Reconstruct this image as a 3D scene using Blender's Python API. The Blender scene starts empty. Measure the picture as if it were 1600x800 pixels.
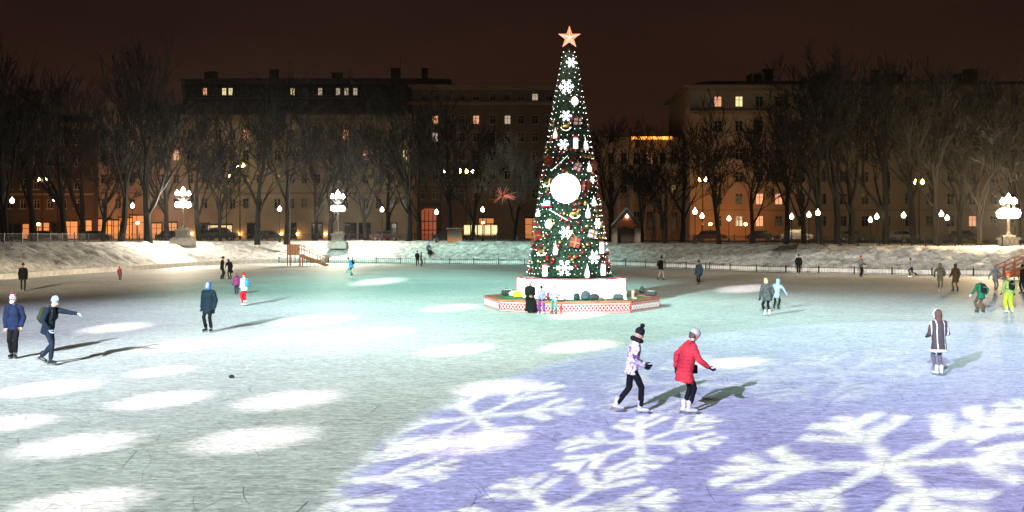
import bpy, bmesh, math, random
from mathutils import Vector, Matrix, noise
sc = bpy.context.scene
C = sc.collection
R = math.radians
rnd = random.Random(7)

# ------------------------------------------------------------------ camera
HOR, F, HC = 368.0, 1600.0, 3.5          # horizon row, focal length in photo pixels, eye height
cam = bpy.data.cameras.new('camera'); camo = bpy.data.objects.new('camera', cam); C.objects.link(camo)
camo.location = (0, 0, HC); camo.rotation_euler = (R(90), 0, 0)
cam.lens = 36; cam.sensor_width = 36; cam.shift_y = -0.02
cam.clip_start = 0.1; cam.clip_end = 3000
sc.camera = camo

# ------------------------------------------------------------------ world: night sky lit by the city
w = bpy.data.worlds.new('World'); sc.world = w; w.use_nodes = True
nt = w.node_tree; bg = nt.nodes['Background']
tc = nt.nodes.new('ShaderNodeTexCoord'); sep = nt.nodes.new('ShaderNodeSeparateXYZ')
nt.links.new(tc.outputs['Generated'], sep.inputs[0])
ramp = nt.nodes.new('ShaderNodeValToRGB'); nt.links.new(sep.outputs[2], ramp.inputs[0])
ramp.color_ramp.elements[0].position = 0.0; ramp.color_ramp.elements[0].color = (.030, .0118, .0072, 1)
ramp.color_ramp.elements[1].position = 0.34; ramp.color_ramp.elements[1].color = (.011, .0050, .0040, 1)
e = ramp.color_ramp.elements.new(0.12); e.color = (.023, .0090, .0060, 1)
nz = nt.nodes.new('ShaderNodeTexNoise'); nz.inputs['Scale'].default_value = 2.2; nz.inputs['Detail'].default_value = 4
mp = nt.nodes.new('ShaderNodeMapping'); mp.inputs['Scale'].default_value = (1, 1, 4)
nt.links.new(tc.outputs['Generated'], mp.inputs[0]); nt.links.new(mp.outputs[0], nz.inputs['Vector'])
mr = nt.nodes.new('ShaderNodeMapRange'); mr.inputs[1].default_value = .3; mr.inputs[2].default_value = .7
mr.inputs[3].default_value = .72; mr.inputs[4].default_value = 1.25
nt.links.new(nz.outputs['Fac'], mr.inputs[0])
nt.links.new(ramp.outputs[0], bg.inputs['Color']); nt.links.new(mr.outputs[0], bg.inputs['Strength'])

sc.view_settings.view_transform = 'Standard'; sc.view_settings.look = 'None'
sc.view_settings.exposure = 0; sc.view_settings.gamma = 1
sc.render.engine = 'CYCLES'
sc.cycles.use_denoising = True
sc.cycles.max_bounces = 5; sc.cycles.diffuse_bounces = 2; sc.cycles.glossy_bounces = 2
sc.cycles.sample_clamp_indirect = 4
sc.cycles.use_light_tree = True


def P(px, py, z=0.0):
    d = (HC - z) * F / (py - HOR)
    return Vector(((px - 800) / F * d, d, z))


def PD(px, py, d):
    return Vector(((px - 800) / F * d, d, HC - (py - HOR) * d / F))


# ------------------------------------------------------------------ stage projectors on the pavilion roof (gobo lamps)
class NB:
    def __init__(s, nt): s.nt = nt

    def _in(s, n, i, v):
        if hasattr(v, 'is_output'): s.nt.links.new(v, n.inputs[i])
        elif v is not None: n.inputs[i].default_value = v

    def m(s, op, a, b=None, c=None, clamp=False):
        n = s.nt.nodes.new('ShaderNodeMath'); n.operation = op; n.use_clamp = clamp
        s._in(n, 0, a); s._in(n, 1, b)
        if c is not None: s._in(n, 2, c)
        return n.outputs[0]

    def dot(s, a, v):
        n = s.nt.nodes.new('ShaderNodeVectorMath'); n.operation = 'DOT_PRODUCT'
        s._in(n, 0, a); n.inputs[1].default_value = tuple(v)
        return n.outputs['Value']

    def step(s, x, lo, hi, a=0.0, b=1.0):
        n = s.nt.nodes.new('ShaderNodeMapRange'); n.interpolation_type = 'SMOOTHSTEP'
        s._in(n, 0, x)
        if lo > hi: lo, hi, a, b = hi, lo, b, a
        n.inputs[1].default_value = lo; n.inputs[2].default_value = hi
        n.inputs[3].default_value = a; n.inputs[4].default_value = b
        return n.outputs[0]

    def tint(s, f, col):
        n = s.nt.nodes.new('ShaderNodeVectorMath'); n.operation = 'SCALE'
        n.inputs[0].default_value = col; s._in(n, 3, f)
        return n.outputs[0]

    def vadd(s, a, b):
        n = s.nt.nodes.new('ShaderNodeVectorMath'); n.operation = 'ADD'
        s._in(n, 0, a); s._in(n, 1, b)
        return n.outputs[0]


def projector(name, loc, target, cone, build, maxcomp=500):
    L = bpy.data.lights.new(name, 'SPOT'); o = bpy.data.objects.new(name, L); C.objects.link(o)
    o.location = loc
    o.rotation_euler = (Vector(target) - Vector(loc)).to_track_quat('-Z', 'Y').to_euler()
    L.spot_size = R(cone); L.spot_blend = .05; L.shadow_soft_size = 0
    h = loc[2]; L.energy = 4 * math.pi * math.pi * h * h / .8
    L.use_nodes = True; nt = L.node_tree
    em = [n for n in nt.nodes if n.type == 'EMISSION'][0]
    b = NB(nt)
    g = nt.nodes.new('ShaderNodeNewGeometry'); W = g.outputs['Normal']
    s = nt.nodes.new('ShaderNodeSeparateXYZ'); nt.links.new(W, s.inputs[0])
    down = b.m('MAXIMUM', b.m('MULTIPLY', s.outputs[2], -1.0), .02)
    k = b.m('DIVIDE', h, down)
    X = b.m('MULTIPLY_ADD', s.outputs[0], k, float(loc[0])); Y = b.m('MULTIPLY_ADD', s.outputs[1], k, float(loc[1]))
    col = build(b, W, X, Y, Vector(loc))
    comp = b.m('MINIMUM', b.m('POWER', down, -3.0), float(maxcomp))     # asymmetric flood optics: even light along the throw
    nt.links.new(col, em.inputs['Color']); nt.links.new(comp, em.inputs['Strength'])
    return o


def pool(b, X, Y, cx, cy, rx, ry, rot=0.0, soft=(1.25, .6)):
    c, s = math.cos(R(rot)), math.sin(R(rot))
    dx = b.m('SUBTRACT', X, cx); dy = b.m('SUBTRACT', Y, cy)
    u = b.m('ADD', b.m('MULTIPLY', dx, c / rx), b.m('MULTIPLY', dy, s / rx))
    v = b.m('ADD', b.m('MULTIPLY', dx, -s / ry), b.m('MULTIPLY', dy, c / ry))
    r = b.m('SQRT', b.m('ADD', b.m('MULTIPLY', u, u), b.m('MULTIPLY', v, v)))
    return b.step(r, soft[0], soft[1])


def disc(b, W, loc, tgt, rad, soft=.35):
    d = (tgt - loc); dist = d.length; d.normalize()
    a = rad / dist
    return b.step(b.dot(W, d), 1 - (a * (1 + soft)) ** 2 / 2, 1 - (a * (1 - soft)) ** 2 / 2)


def flake(b, W, loc, tgt, rad, rot, soft=.045):
    d = (tgt - loc); dist = d.length; d.normalize()
    e1 = d.cross(Vector((0, 0, 1))).normalized(); e2 = e1.cross(d)
    k = dist / rad
    wd = b.dot(W, d)
    p = b.m('DIVIDE', b.dot(W, e1 * k), wd); q = b.m('DIVIDE', b.dot(W, e2 * k), wd)
    p = b.m('MULTIPLY_ADD', b.rough[0], .15, p); q = b.m('MULTIPLY_ADD', b.rough[1], .15, q)          # noise put into the projected shape to break its edges
    r = b.m('SQRT', b.m('ADD', b.m('MULTIPLY', p, p), b.m('MULTIPLY', q, q)))
    th = b.m('ADD', b.m('ARCTAN2', q, p), R(rot) + 4 * math.pi)
    a = b.m('ABSOLUTE', b.m('SUBTRACT', b.m('MODULO', th, R(60)), R(30)))
    u = b.m('MULTIPLY', r, b.m('COSINE', a)); v = b.m('MULTIPLY', r, b.m('SINE', a))
    out = b.m('MULTIPLY', b.step(v, .055 + soft, .055 - soft), b.step(u, 1 + soft, 1 - soft))
    cs, sn = math.cos(R(46)), math.sin(R(46))
    for u0, l, wd2 in ((.46, .44, .06), (.73, .30, .06)):
        du = b.m('SUBTRACT', u, u0)
        s = b.m('ADD', b.m('MULTIPLY', du, cs), b.m('MULTIPLY', v, sn))
        t = b.m('ABSOLUTE', b.m('ADD', b.m('MULTIPLY', du, -sn), b.m('MULTIPLY', v, cs)))
        br = b.m('MULTIPLY', b.step(t, wd2 + soft, wd2 - soft), b.step(s, l + soft, l - soft))
        br = b.m('MULTIPLY', br, b.step(s, -.12, -.02))
        out = b.m('MAXIMUM', out, br)
    return b.m('MULTIPLY', out, b.step(wd, .3, .5))


def left_wash(b, W, X, Y, loc):
    g = b.tint(pool(b, X, Y, -9.0, 20, 12.5, 22, -16, (1.15, .65)), (.53, .62, .58))
    bl = b.tint(pool(b, X, Y, -14, 38, 13, 22, 0, (1.3, .4)), (.46, .50, .60))
    far = b.tint(pool(b, X, Y, -36, 80, 14, 28, 8, (1.15, .5)), (.22, .18, .125))
    cut = b.m('SUBTRACT', 1.0, b.m('MULTIPLY', pool(b, X, Y, 11.9, 21.1, 22, 12.8, 68, (1.02, .94)), .9))      # mask added to keep this wash off the violet pool
    n = b.nt.nodes.new('ShaderNodeVectorMath'); n.operation = 'SCALE'; b._in(n, 0, b.vadd(b.vadd(g, bl), far)); b._in(n, 3, cut)
    return n.outputs[0]


def mint_wash(b, W, X, Y, loc):
    a = b.tint(pool(b, X, Y, -4, 66, 19, 46, 12, (1.15, .3)), (.30, .70, .60))
    c = b.tint(pool(b, X, Y, 4, 46, 24, 20, 0, (1.2, .4)), (.20, .21, .18))
    m = b.tint(pool(b, X, Y, -6, 130, 26, 40, 0, (1.1, .5)), (.055, .13, .115))
    s = b.tint(pool(b, X, Y, 0, 118, 75, 44, 0, (1.05, .8)), (.042, .039, .032))
    return b.vadd(b.vadd(a, c), b.vadd(m, s))


def dot_beams(b, W, X, Y, loc):
    spots = [(590, 440, 72), (490, 500, 108), (590, 520, 84), (280, 540, 104), (710, 547, 96), (250, 580, 84),
             (905, 541, 104), (70, 607, 128), (250, 625, 128), (450, 625, 140), (775, 605, 116), (10, 662, 120),
             (120, 695, 160), (395, 686, 166), (738, 692, 142), (120, 788, 178), (705, 481, 74), (900, 493, 70),
             (1140, 567, 84), (180, 512, 90), (1165, 451, 76)]         # foot of the beam and its width in the photograph
    f = None
    for px, py, r in spots:
        g = P(px, py)
        d = disc(b, W, loc, g, r / 2 * g.y / F * .80, .62)
        f = d if f is None else b.m('MAXIMUM', f, d)
    return b.tint(f, (.85, .72, .74))


def violet_wash(b, W, X, Y, loc):
    b.rough = []
    for sc_ in (46.0, 53.0):
        n = b.nt.nodes.new('ShaderNodeTexNoise'); n.inputs['Scale'].default_value = sc_; n.inputs['Detail'].default_value = 3
        b.nt.links.new(W, n.inputs['Vector']); b.rough.append(b.m('SUBTRACT', n.outputs['Fac'], .5))
    v = pool(b, X, Y, 11.9, 21.1, 22, 12.8, 68, (1.015, .96))
    far = b.step(Y, 40, 18, .35, 1.0)
    base = b.tint(b.m('MULTIPLY', v, far), (.43, .43, .85))
    fl = None
    for px, py, rad, rot, gain in ((1388, 726, 2.25, 8, 1), (1000, 691, 1.25, 20, 1), (745, 652, 1.7, 5, .85),
                                   (500, 758, 1.6, 2, 1), (858, 800, 1.35, 0, 1), (1310, 585, 1.9, 12, .25),
                                   (1075, 600, 1.9, 25, .35), (1660, 665, 1.7, 3, .9)):
        f = b.m('MULTIPLY', flake(b, W, loc, P(px, py), rad, rot), gain)
        fl = f if fl is None else b.m('MAXIMUM', fl, f)
    return b.vadd(base, b.tint(b.m('MULTIPLY', b.m('MULTIPLY', fl, v), b.m('MULTIPLY_ADD', b.rough[0], 1.6, .95)), (.74, .77, .36)))


def right_wash(b, W, X, Y, loc):
    a = b.tint(pool(b, X, Y, 18, 38, 14, 24, 0, (1.3, .2)), (.28, .44, .52))
    c = b.tint(pool(b, X, Y, 12, 52, 24, 36, -12, (1.3, .2)), (.20, .20, .17))
    r = b.tint(pool(b, X, Y, 42, 101, 38, 24, -15, (1.1, .6)), (.075, .072, .063))
    return b.vadd(b.vadd(a, c), r)


projector('projector_left_wash', (-17.5, -2, 12), (-8, 26, 0), 130, left_wash, 700)
projector('projector_mint_wash', (-21, -2, 19), (-2, 75, 0), 110, mint_wash, 600)
projector('projector_dots', (-14, -2, 22), (-5, 26, 0), 130, dot_beams, 400)
projector('projector_snowflakes', (-7.5, -2, 10.2), (7, 20, 0), 130, violet_wash, 400)
projector('projector_right_wash', (-1, -2, 12), (16, 42, 0), 120, right_wash, 800)


# ------------------------------------------------------------------ helpers
class MB:
    def __init__(s): s.v = []; s.f = []

    def add(s, vs, fs):
        o = len(s.v); s.v += [tuple(p) for p in vs]; s.f += [tuple(i + o for i in f) for f in fs]

    def box(s, x0, x1, y0, y1, z0, z1, M=None):
        vs = [Vector((x, y, z)) for z in (z0, z1) for y in (y0, y1) for x in (x0, x1)]
        if M is not None: vs = [M @ p for p in vs]
        s.add(vs, [(0, 2, 3, 1), (4, 5, 7, 6), (0, 1, 5, 4), (1, 3, 7, 5), (3, 2, 6, 7), (2, 0, 4, 6)])

    def tube(s, a, b, ra, rb, n=6, caps=True):
        a, b = Vector(a), Vector(b); d = (b - a)
        if d.length < 1e-6: return
        d.normalize(); e1 = d.orthogonal().normalized(); e2 = d.cross(e1)
        vs = []
        for c, r in ((a, ra), (b, rb)):
            for i in range(n):
                t = 2 * math.pi * i / n; vs.append(c + (e1 * math.cos(t) + e2 * math.sin(t)) * r)
        fs = [(i, (i + 1) % n, n + (i + 1) % n, n + i) for i in range(n)]
        if caps: fs += [tuple(range(n))[::-1], tuple(range(n, 2 * n))]
        s.add(vs, fs)

    def path(s, pts, rs, n=5):
        for i in range(len(pts) - 1): s.tube(pts[i], pts[i + 1], rs[i], rs[i + 1], n)

    def capsule(s, a, b, ra, rb, n=10, k=3):
        a, b = Vector(a), Vector(b); d = b - a
        d = d.normalized() if d.length > 1e-6 else Vector((0, 0, 1))
        e1 = d.orthogonal().normalized(); e2 = d.cross(e1)
        rings = []
        for j in range(k + 1):
            t = math.pi / 2 * (1 - j / k); rings.append((a - d * ra * math.sin(t), ra * math.cos(t)))
        for j in range(k + 1):
            t = math.pi / 2 * j / k; rings.append((b + d * rb * math.sin(t), rb * math.cos(t)))
        vs = []
        for c, r in rings:
            for i in range(n):
                t = 2 * math.pi * i / n; vs.append(c + (e1 * math.cos(t) + e2 * math.sin(t)) * max(r, 1e-4))
        m = len(rings)
        fs = [(j * n + i, j * n + (i + 1) % n, (j + 1) * n + (i + 1) % n, (j + 1) * n + i) for j in range(m - 1) for i in range(n)]
        fs += [tuple(range(n))[::-1], tuple(range((m - 1) * n, m * n))]
        s.add(vs, fs)

    def ell(s, c, rx, ry, rz, M=None, n=12, k=8, p0=0.0, p1=math.pi):
        vs = []; c = Vector(c)
        for j in range(k + 1):
            ph = p0 + (p1 - p0) * j / k
            for i in range(n):
                t = 2 * math.pi * i / n
                sp = max(math.sin(ph), 1e-4)
                q = Vector((rx * sp * math.cos(t), ry * sp * math.sin(t), rz * math.cos(ph)))
                if M is not None: q = M @ q
                vs.append(c + q)
        fs = [(j * n + i, (j + 1) * n + i, (j + 1) * n + (i + 1) % n, j * n + (i + 1) % n) for j in range(k) for i in range(n)]
        fs += [tuple(range(n)), tuple(range(k * n, (k + 1) * n))[::-1]]
        s.add(vs, fs)

    def lathe(s, prof, n=10, c=(0, 0, 0)):
        c = Vector(c); vs = []
        for r, z in prof:
            for i in range(n):
                t = 2 * math.pi * i / n; vs.append(c + Vector((r * math.cos(t), r * math.sin(t), z)))
        m = len(prof)
        fs = [(j * n + i, j * n + (i + 1) % n, (j + 1) * n + (i + 1) % n, (j + 1) * n + i) for j in range(m - 1) for i in range(n)]
        fs += [tuple(range(n))[::-1], tuple(range((m - 1) * n, m * n))]
        s.add(vs, fs)

    def prism(s, pts, y0, y1, M=None):          # polygon in x,z pushed along y
        n = len(pts)
        vs = [Vector((x, y0, z)) for x, z in pts] + [Vector((x, y1, z)) for x, z in pts]
        if M is not None: vs = [M @ p for p in vs]
        fs = [tuple(range(n)), tuple(range(n, 2 * n))[::-1]] + [(i, n + i, n + (i + 1) % n, (i + 1) % n) for i in range(n)]
        s.add(vs, fs)

    def mesh(s, name, m=None, smooth=False):
        me = bpy.data.meshes.new(name); me.from_pydata(s.v, [], s.f); me.update()
        if m: me.materials.append(m)
        if smooth: me.polygons.foreach_set('use_smooth', [True] * len(me.polygons))
        return me

    def build(s, name, m, parent=None, smooth=False):
        return link(name, s.mesh(name, m, smooth), parent)


def link(name, data, parent=None):
    o = bpy.data.objects.new(name, data); C.objects.link(o)
    if parent: o.parent = parent
    return o


def thing(name, label, cat, loc=(0, 0, 0), rz=0.0, group=None):
    o = bpy.data.objects.new(name, None); C.objects.link(o); o.empty_display_size = .2
    o.location = loc; o.rotation_euler = (0, 0, rz)
    return tag(o, label, cat, group)


def tag(o, label, cat, group=None):
    o['label'] = label; o['category'] = cat
    if group: o['group'] = group
    return o


def structure(o): o['kind'] = 'structure'; return o
def stuff(o): o['kind'] = 'stuff'; return o


KIDS = {}
def kids(o):
    return [c for c in bpy.data.objects if c.parent == o]


def dup(o, parent=None, depth_kids=None):
    c = o.copy(); C.objects.link(c)
    if parent: c.parent = parent
    for ch in (depth_kids or kids)(o): dup(ch, c, depth_kids)
    return c


VOX = []                                       # meshes that get a voxel union at the end
def vox(o, size, smooth=4, fac=.5):
    m = o.modifiers.new('union', 'REMESH'); m.mode = 'VOXEL'; m.voxel_size = size; m.use_smooth_shade = True
    if smooth:
        n = o.modifiers.new('soft', 'SMOOTH'); n.iterations = smooth; n.factor = fac
    VOX.append(o); return o


# ------------------------------------------------------------------ materials
MATS = {}
def mat(name, col, rough=.7, var=.12, scale=6.0, bump=0.0, metal=0.0, bscale=None, spec=.4, sheen=0.0):
    if name in MATS: return MATS[name]
    m = bpy.data.materials.new(name); m.use_nodes = True; MATS[name] = m
    nt = m.node_tree; p = nt.nodes['Principled BSDF']
    p.inputs['Roughness'].default_value = rough; p.inputs['Metallic'].default_value = metal
    p.inputs['Specular IOR Level'].default_value = spec
    tc = nt.nodes.new('ShaderNodeTexCoord')
    n = nt.nodes.new('ShaderNodeTexNoise'); n.inputs['Scale'].default_value = scale; n.inputs['Detail'].default_value = 5
    nt.links.new(tc.outputs['Object'], n.inputs['Vector'])
    r = nt.nodes.new('ShaderNodeValToRGB'); nt.links.new(n.outputs['Fac'], r.inputs[0])
    r.color_ramp.elements[0].position = .3; r.color_ramp.elements[1].position = .72
    r.color_ramp.elements[0].color = tuple(c * (1 - var) for c in col) + (1,)
    r.color_ramp.elements[1].color = tuple(min(1, c * (1 + var)) for c in col) + (1,)
    nt.links.new(r.outputs[0], p.inputs['Base Color'])
    if bump:
        n2 = nt.nodes.new('ShaderNodeTexNoise'); n2.inputs['Scale'].default_value = bscale or scale * 4
        n2.inputs['Detail'].default_value = 4
        nt.links.new(tc.outputs['Object'], n2.inputs['Vector'])
        bp = nt.nodes.new('ShaderNodeBump'); bp.inputs['Strength'].default_value = bump; bp.inputs['Distance'].default_value = .05
        nt.links.new(n2.outputs['Fac'], bp.inputs['Height']); nt.links.new(bp.outputs[0], p.inputs['Normal'])
    return m


def glow(name, col, strength, sample=True, body=(.8, .8, .8)):
    if name in MATS: return MATS[name]
    m = bpy.data.materials.new(name); m.use_nodes = True; MATS[name] = m
    p = m.node_tree.nodes['Principled BSDF']
    p.inputs['Base Color'].default_value = (*body, 1)
    p.inputs['Emission Color'].default_value = (*col, 1); p.inputs['Emission Strength'].default_value = strength
    if not sample: m.cycles.emission_sampling = 'NONE'
    return m


def ice_material():
    m = bpy.data.materials.new('ice'); m.use_nodes = True
    nt = m.node_tree; p = nt.nodes['Principled BSDF']; b = NB(nt)
    tc = nt.nodes.new('ShaderNodeTexCoord')

    def tex(scale, stretch, rot, detail=3, dist=0.0):
        mp = nt.nodes.new('ShaderNodeMapping'); mp.inputs['Rotation'].default_value = (0, 0, R(rot))
        mp.inputs['Scale'].default_value = (1, stretch, 1)
        n = nt.nodes.new('ShaderNodeTexNoise'); n.inputs['Scale'].default_value = scale; n.inputs['Detail'].default_value = detail
        n.inputs['Distortion'].default_value = dist
        nt.links.new(tc.outputs['Object'], mp.inputs[0]); nt.links.new(mp.outputs[0], n.inputs['Vector'])
        return n.outputs['Fac']
    big = tex(.16, 1, 0, 6); mid = tex(.9, 2.2, 20, 6, 1.0)
    s1 = tex(1.6, 11, 48, 4, .5); s2 = tex(1.5, 12, -40, 4, .6); s3 = tex(1.8, 10, 75, 4, .5); s4 = tex(1.3, 9, -8, 4, .5)
    grain = tex(6, 1.2, 8, 8); fine = tex(7, 1.5, 14, 6, .8); fine2 = tex(3, 3, -30, 8, .6)
    dark = b.m('MAXIMUM', b.step(s1, .60, .72), b.m('MAXIMUM', b.step(s2, .62, .74), b.step(s3, .64, .76)))
    lite = b.m('MAXIMUM', b.step(s4, .56, .70), b.step(grain, .56, .75))
    v = b.m('ADD', .66, b.m('MULTIPLY', b.m('SUBTRACT', big, .5), .30))
    v = b.m('ADD', v, b.m('MULTIPLY', b.m('SUBTRACT', mid, .5), .30))
    v = b.m('ADD', v, b.m('MULTIPLY', lite, .26))
    v = b.m('SUBTRACT', v, b.m('MULTIPLY', dark, .26))
    v = b.m('ADD', v, b.m('MULTIPLY', b.m('SUBTRACT', fine, .5), .95))
    v = b.m('ADD', v, b.m('MULTIPLY', b.m('SUBTRACT', fine2, .5), .6))
    v = b.m('MAXIMUM', b.m('MINIMUM', v, .95), .2)
    mix = nt.nodes.new('ShaderNodeMix'); mix.data_type = 'RGBA'
    cr = nt.nodes.new('ShaderNodeCombineColor')
    nt.links.new(b.m('MULTIPLY', v, .97), cr.inputs[0]); nt.links.new(v, cr.inputs[1]); nt.links.new(b.m('MULTIPLY', v, 1.0), cr.inputs[2])
    nt.links.new(cr.outputs[0], p.inputs['Base Color'])
    nt.links.new(b.m('ADD', .55, b.m('MULTIPLY', mid, .3)), p.inputs['Roughness'])
    p.inputs['Specular IOR Level'].default_value = .06
    bp = nt.nodes.new('ShaderNodeBump'); bp.inputs['Strength'].default_value = .35; bp.inputs['Distance'].default_value = .03
    h = b.m('ADD', grain, b.m('ADD', s4, s1))
    nt.links.new(h, bp.inputs['Height']); nt.links.new(bp.outputs[0], p.inputs['Normal'])
    return m


def snow_material():
    m = bpy.data.materials.new('trodden_snow'); m.use_nodes = True
    nt = m.node_tree; p = nt.nodes['Principled BSDF']; b = NB(nt)
    tc = nt.nodes.new('ShaderNodeTexCoord')
    n = nt.nodes.new('ShaderNodeTexNoise'); n.inputs['Scale'].default_value = 1.5; n.inputs['Detail'].default_value = 9
    n.inputs['Roughness'].default_value = .72
    nt.links.new(tc.outputs['Object'], n.inputs['Vector'])
    r = nt.nodes.new('ShaderNodeValToRGB'); nt.links.new(n.outputs['Fac'], r.inputs[0])
    r.color_ramp.elements[0].position = .36; r.color_ramp.elements[0].color = (.30, .28, .25, 1)
    r.color_ramp.elements[1].position = .60; r.color_ramp.elements[1].color = (.86, .86, .85, 1)
    nt.links.new(r.outputs[0], p.inputs['Base Color']); p.inputs['Roughness'].default_value = .8
    p.inputs['Specular IOR Level'].default_value = .2
    bp = nt.nodes.new('ShaderNodeBump'); bp.inputs['Strength'].default_value = .8; bp.inputs['Distance'].default_value = .25
    nt.links.new(n.outputs['Fac'], bp.inputs['Height']); nt.links.new(bp.outputs[0], p.inputs['Normal'])
    return m


ICE = ice_material(); SNOW = snow_material()
BARK = mat('bark', (.005, .0042, .0036), .9, .35, 8, .4)
LIT_TWIG = mat('frosted_twig', (.16, .15, .13), .9, .3, 5)  # grey twig colour carries the light of the lamps
IRON = mat('black_iron', (.015, .015, .017), .5, .2, 9, 0, .3)
STONE = mat('grey_stone', (.42, .40, .37), .8, .2, 3, .3)
CONC = mat('pale_concrete', (.68, .66, .63), .85, .2, 2, .3)
WOOD = mat('brown_wood', (.30, .075, .022), .7, .3, 5, .3)
GLASS_DARK = mat('dark_glass', (.010, .011, .013), .15, .2, 3, 0, 0, None, .5)
FRAME_W = mat('window_frame_paint', (.30, .27, .23), .6)
GLOBE = glow('lamp_globe', (1, .93, .80), 90)
GLOBE_HI = glow('lamp_globe_flood', (1, .90, .72), 380)
GLOBE_Y = glow('sodium_lamp', (1, .66, .16), 70)
GLOBE_S = glow('path_lamp_globe', (1, .88, .72), 22)
LED = glow('led_bulb', (1, .96, .90), 5.5, False)
PANEL = glow('backlit_panel', (1, .97, .95), 1.9)
BALLW = glow('lit_ball', (1, .99, .96), 7)
FLAKE = glow('lit_snowflake', (.86, .95, 1), 3.0, False)
LITW = glow('lit_figurine', (1, .93, .86), .9, False)
LIT_WARM = glow('window_lit_warm', (1, .72, .34), .85, False)
LIT_RED = glow('window_lit_red', (1, .42, .22), .9, False)
LIT_PALE = glow('window_lit_pale', (1, .80, .56), .45, False)
LIT_SHOP = glow('shop_window_orange', (1, .28, .055), .5)
LIT_YEL = glow('shop_window_yellow', (1, .86, .42), 1.0)

# ------------------------------------------------------------------ pond outline, ice, banks
OUT = [(-40.5, 81), (-39.5, 93), (-37.8, 104), (-36.0, 120), (-29.5, 131), (-12.7, 127.5), (0, 122.5), (11, 118), (19, 107), (26.5, 97.5),
       (36, 90.5), (44, 87.5), (54, 80), (58, 55), (54, 25), (38, -2), (15, -14), (-15, -14), (-38, -2), (-50, 25), (-50, 55), (-44, 70)]


def crm(p0, p1, p2, p3, t):
    return .5 * ((2 * p1) + (-p0 + p2) * t + (2 * p0 - 5 * p1 + 4 * p2 - p3) * t * t + (-p0 + 3 * p1 - 3 * p2 + p3) * t ** 3)


edge = []
ov = [Vector((a, b)) for a, b in OUT]
for i in range(len(ov)):
    for k in range(40): edge.append(crm(ov[i - 1], ov[i], ov[(i + 1) % len(ov)], ov[(i + 2) % len(ov)], k / 40))
# resample every 0.55 m
seg = []; acc = 0.0
for i in range(len(edge)):
    a, b = edge[i], edge[(i + 1) % len(edge)]; l = (b - a).length; t = -acc
    while t + .55 <= l:
        t += .55; seg.append(a + (b - a) * (t / l))
    acc = l - t
edge = seg; NE = len(edge)
nrm = []
for i in range(NE):
    d = (edge[(i + 3) % NE] - edge[i - 3]).normalized(); nrm.append(Vector((d.y, -d.x)))
ctr = Vector((0, 55))
if sum((edge[i] - ctr).dot(nrm[i]) for i in range(NE)) < 0: nrm = [-n for n in nrm]


def topz(p):                       # bank height: a little lower on the right
    return 2.75 - .35 * max(0, min(1, (p.x + 5) / 30))


# ice: one sheet
me = bpy.data.meshes.new('ice_sheet')
me.from_pydata([(p.x + nrm[i].x * .4, p.y + nrm[i].y * .4, 0) for i, p in enumerate(edge)], [], [tuple(range(NE))]); me.update()
me.materials.append(ICE)
if me.polygons[0].normal.z < 0: me.flip_normals()
structure(link('ice_rink', me))
# ground sheet with the snow bank
rings = [(.32, None), (.33, .42), (.8, .40), (1.3, .55), (1.8, .8), (2.3, 1.0), (2.8, 1.2), (3.3, 1.4), (3.8, 1.6), (4.3, 1.8), (4.8, 1.98), (5.3, 2.15),
         (5.8, 2.3), (6.4, 2.44), (7.0, 2.55), (7.8, 2.65), (9, 2.7), (11, 2.72), (16, 2.72), (28, 2.72), (60, 2.72), (140, 2.7), (320, 2.7)]
vs = []; fs = []
for k, (s, z) in enumerate(rings):
    for i in range(NE):
        if s < 20: q = edge[i] + nrm[i] * s
        else: q = ctr + (edge[i] + nrm[i] * 16 - ctr) * (1 + (s - 16) / 75)
        zz = -.1 if z is None else z * topz(edge[i]) / 2.72
        if z is not None and .5 < s < 30:
            a = min(1, max(0, (s - .5) / 1.5)) * (1 if s < 8 else .45)
            zz += a * (.26 * noise.noise(Vector((q.x * .7, q.y * .7, 3))) + .24 * noise.noise(Vector((q.x * 1.7, q.y * 1.7, 8))))
            zz += a * .16 * max(0, noise.noise(Vector((q.x * 1.4, q.y * 1.4, 20))))
        vs.append((q.x, q.y, zz))
for k in range(len(rings) - 1):
    for i in range(NE):
        j = (i + 1) % NE; fs.append((k * NE + i, k * NE + j, (k + 1) * NE + j, (k + 1) * NE + i))
me = bpy.data.meshes.new('snowy_ground'); me.from_pydata(vs, [], fs); me.update(); me.materials.append(SNOW)
if me.polygons[NE * 10].normal.z < 0: me.flip_normals()
me.polygons.foreach_set('use_smooth', [True] * len(me.polygons))
structure(link('snowy_ground', me))
# low kerb wall round the rink
mb = MB()
for i in range(NE):
    j = (i + 1) % NE
    a0, a1 = edge[i] - nrm[i] * 0.0, edge[i] + nrm[i] * .3; b0, b1 = edge[j] - nrm[j] * 0.0, edge[j] + nrm[j] * .3
    h = .46
    o = len(mb.v)
    mb.v += [(a0.x, a0.y, -.05), (a0.x, a0.y, h), (a1.x, a1.y, h), (b0.x, b0.y, -.05), (b0.x, b0.y, h), (b1.x, b1.y, h)]
    mb.f += [(o, o + 3, o + 4, o + 1), (o + 1, o + 4, o + 5, o + 2)]
structure(mb.build('kerb_wall', CONC))
# visible part of the outline
vis = [i for i in range(NE) if edge[i].y > 60]
i0 = min(range(NE), key=lambda i: (edge[i] - Vector((-50, 62))).length)
order = []
i = i0
stepdir = 1 if edge[(i0 + 5) % NE].y > edge[i0].y else -1
while edge[i].y > 60 or len(order) < 5:
    order.append(i); i = (i + stepdir) % NE
    if len(order) > NE: break


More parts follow.
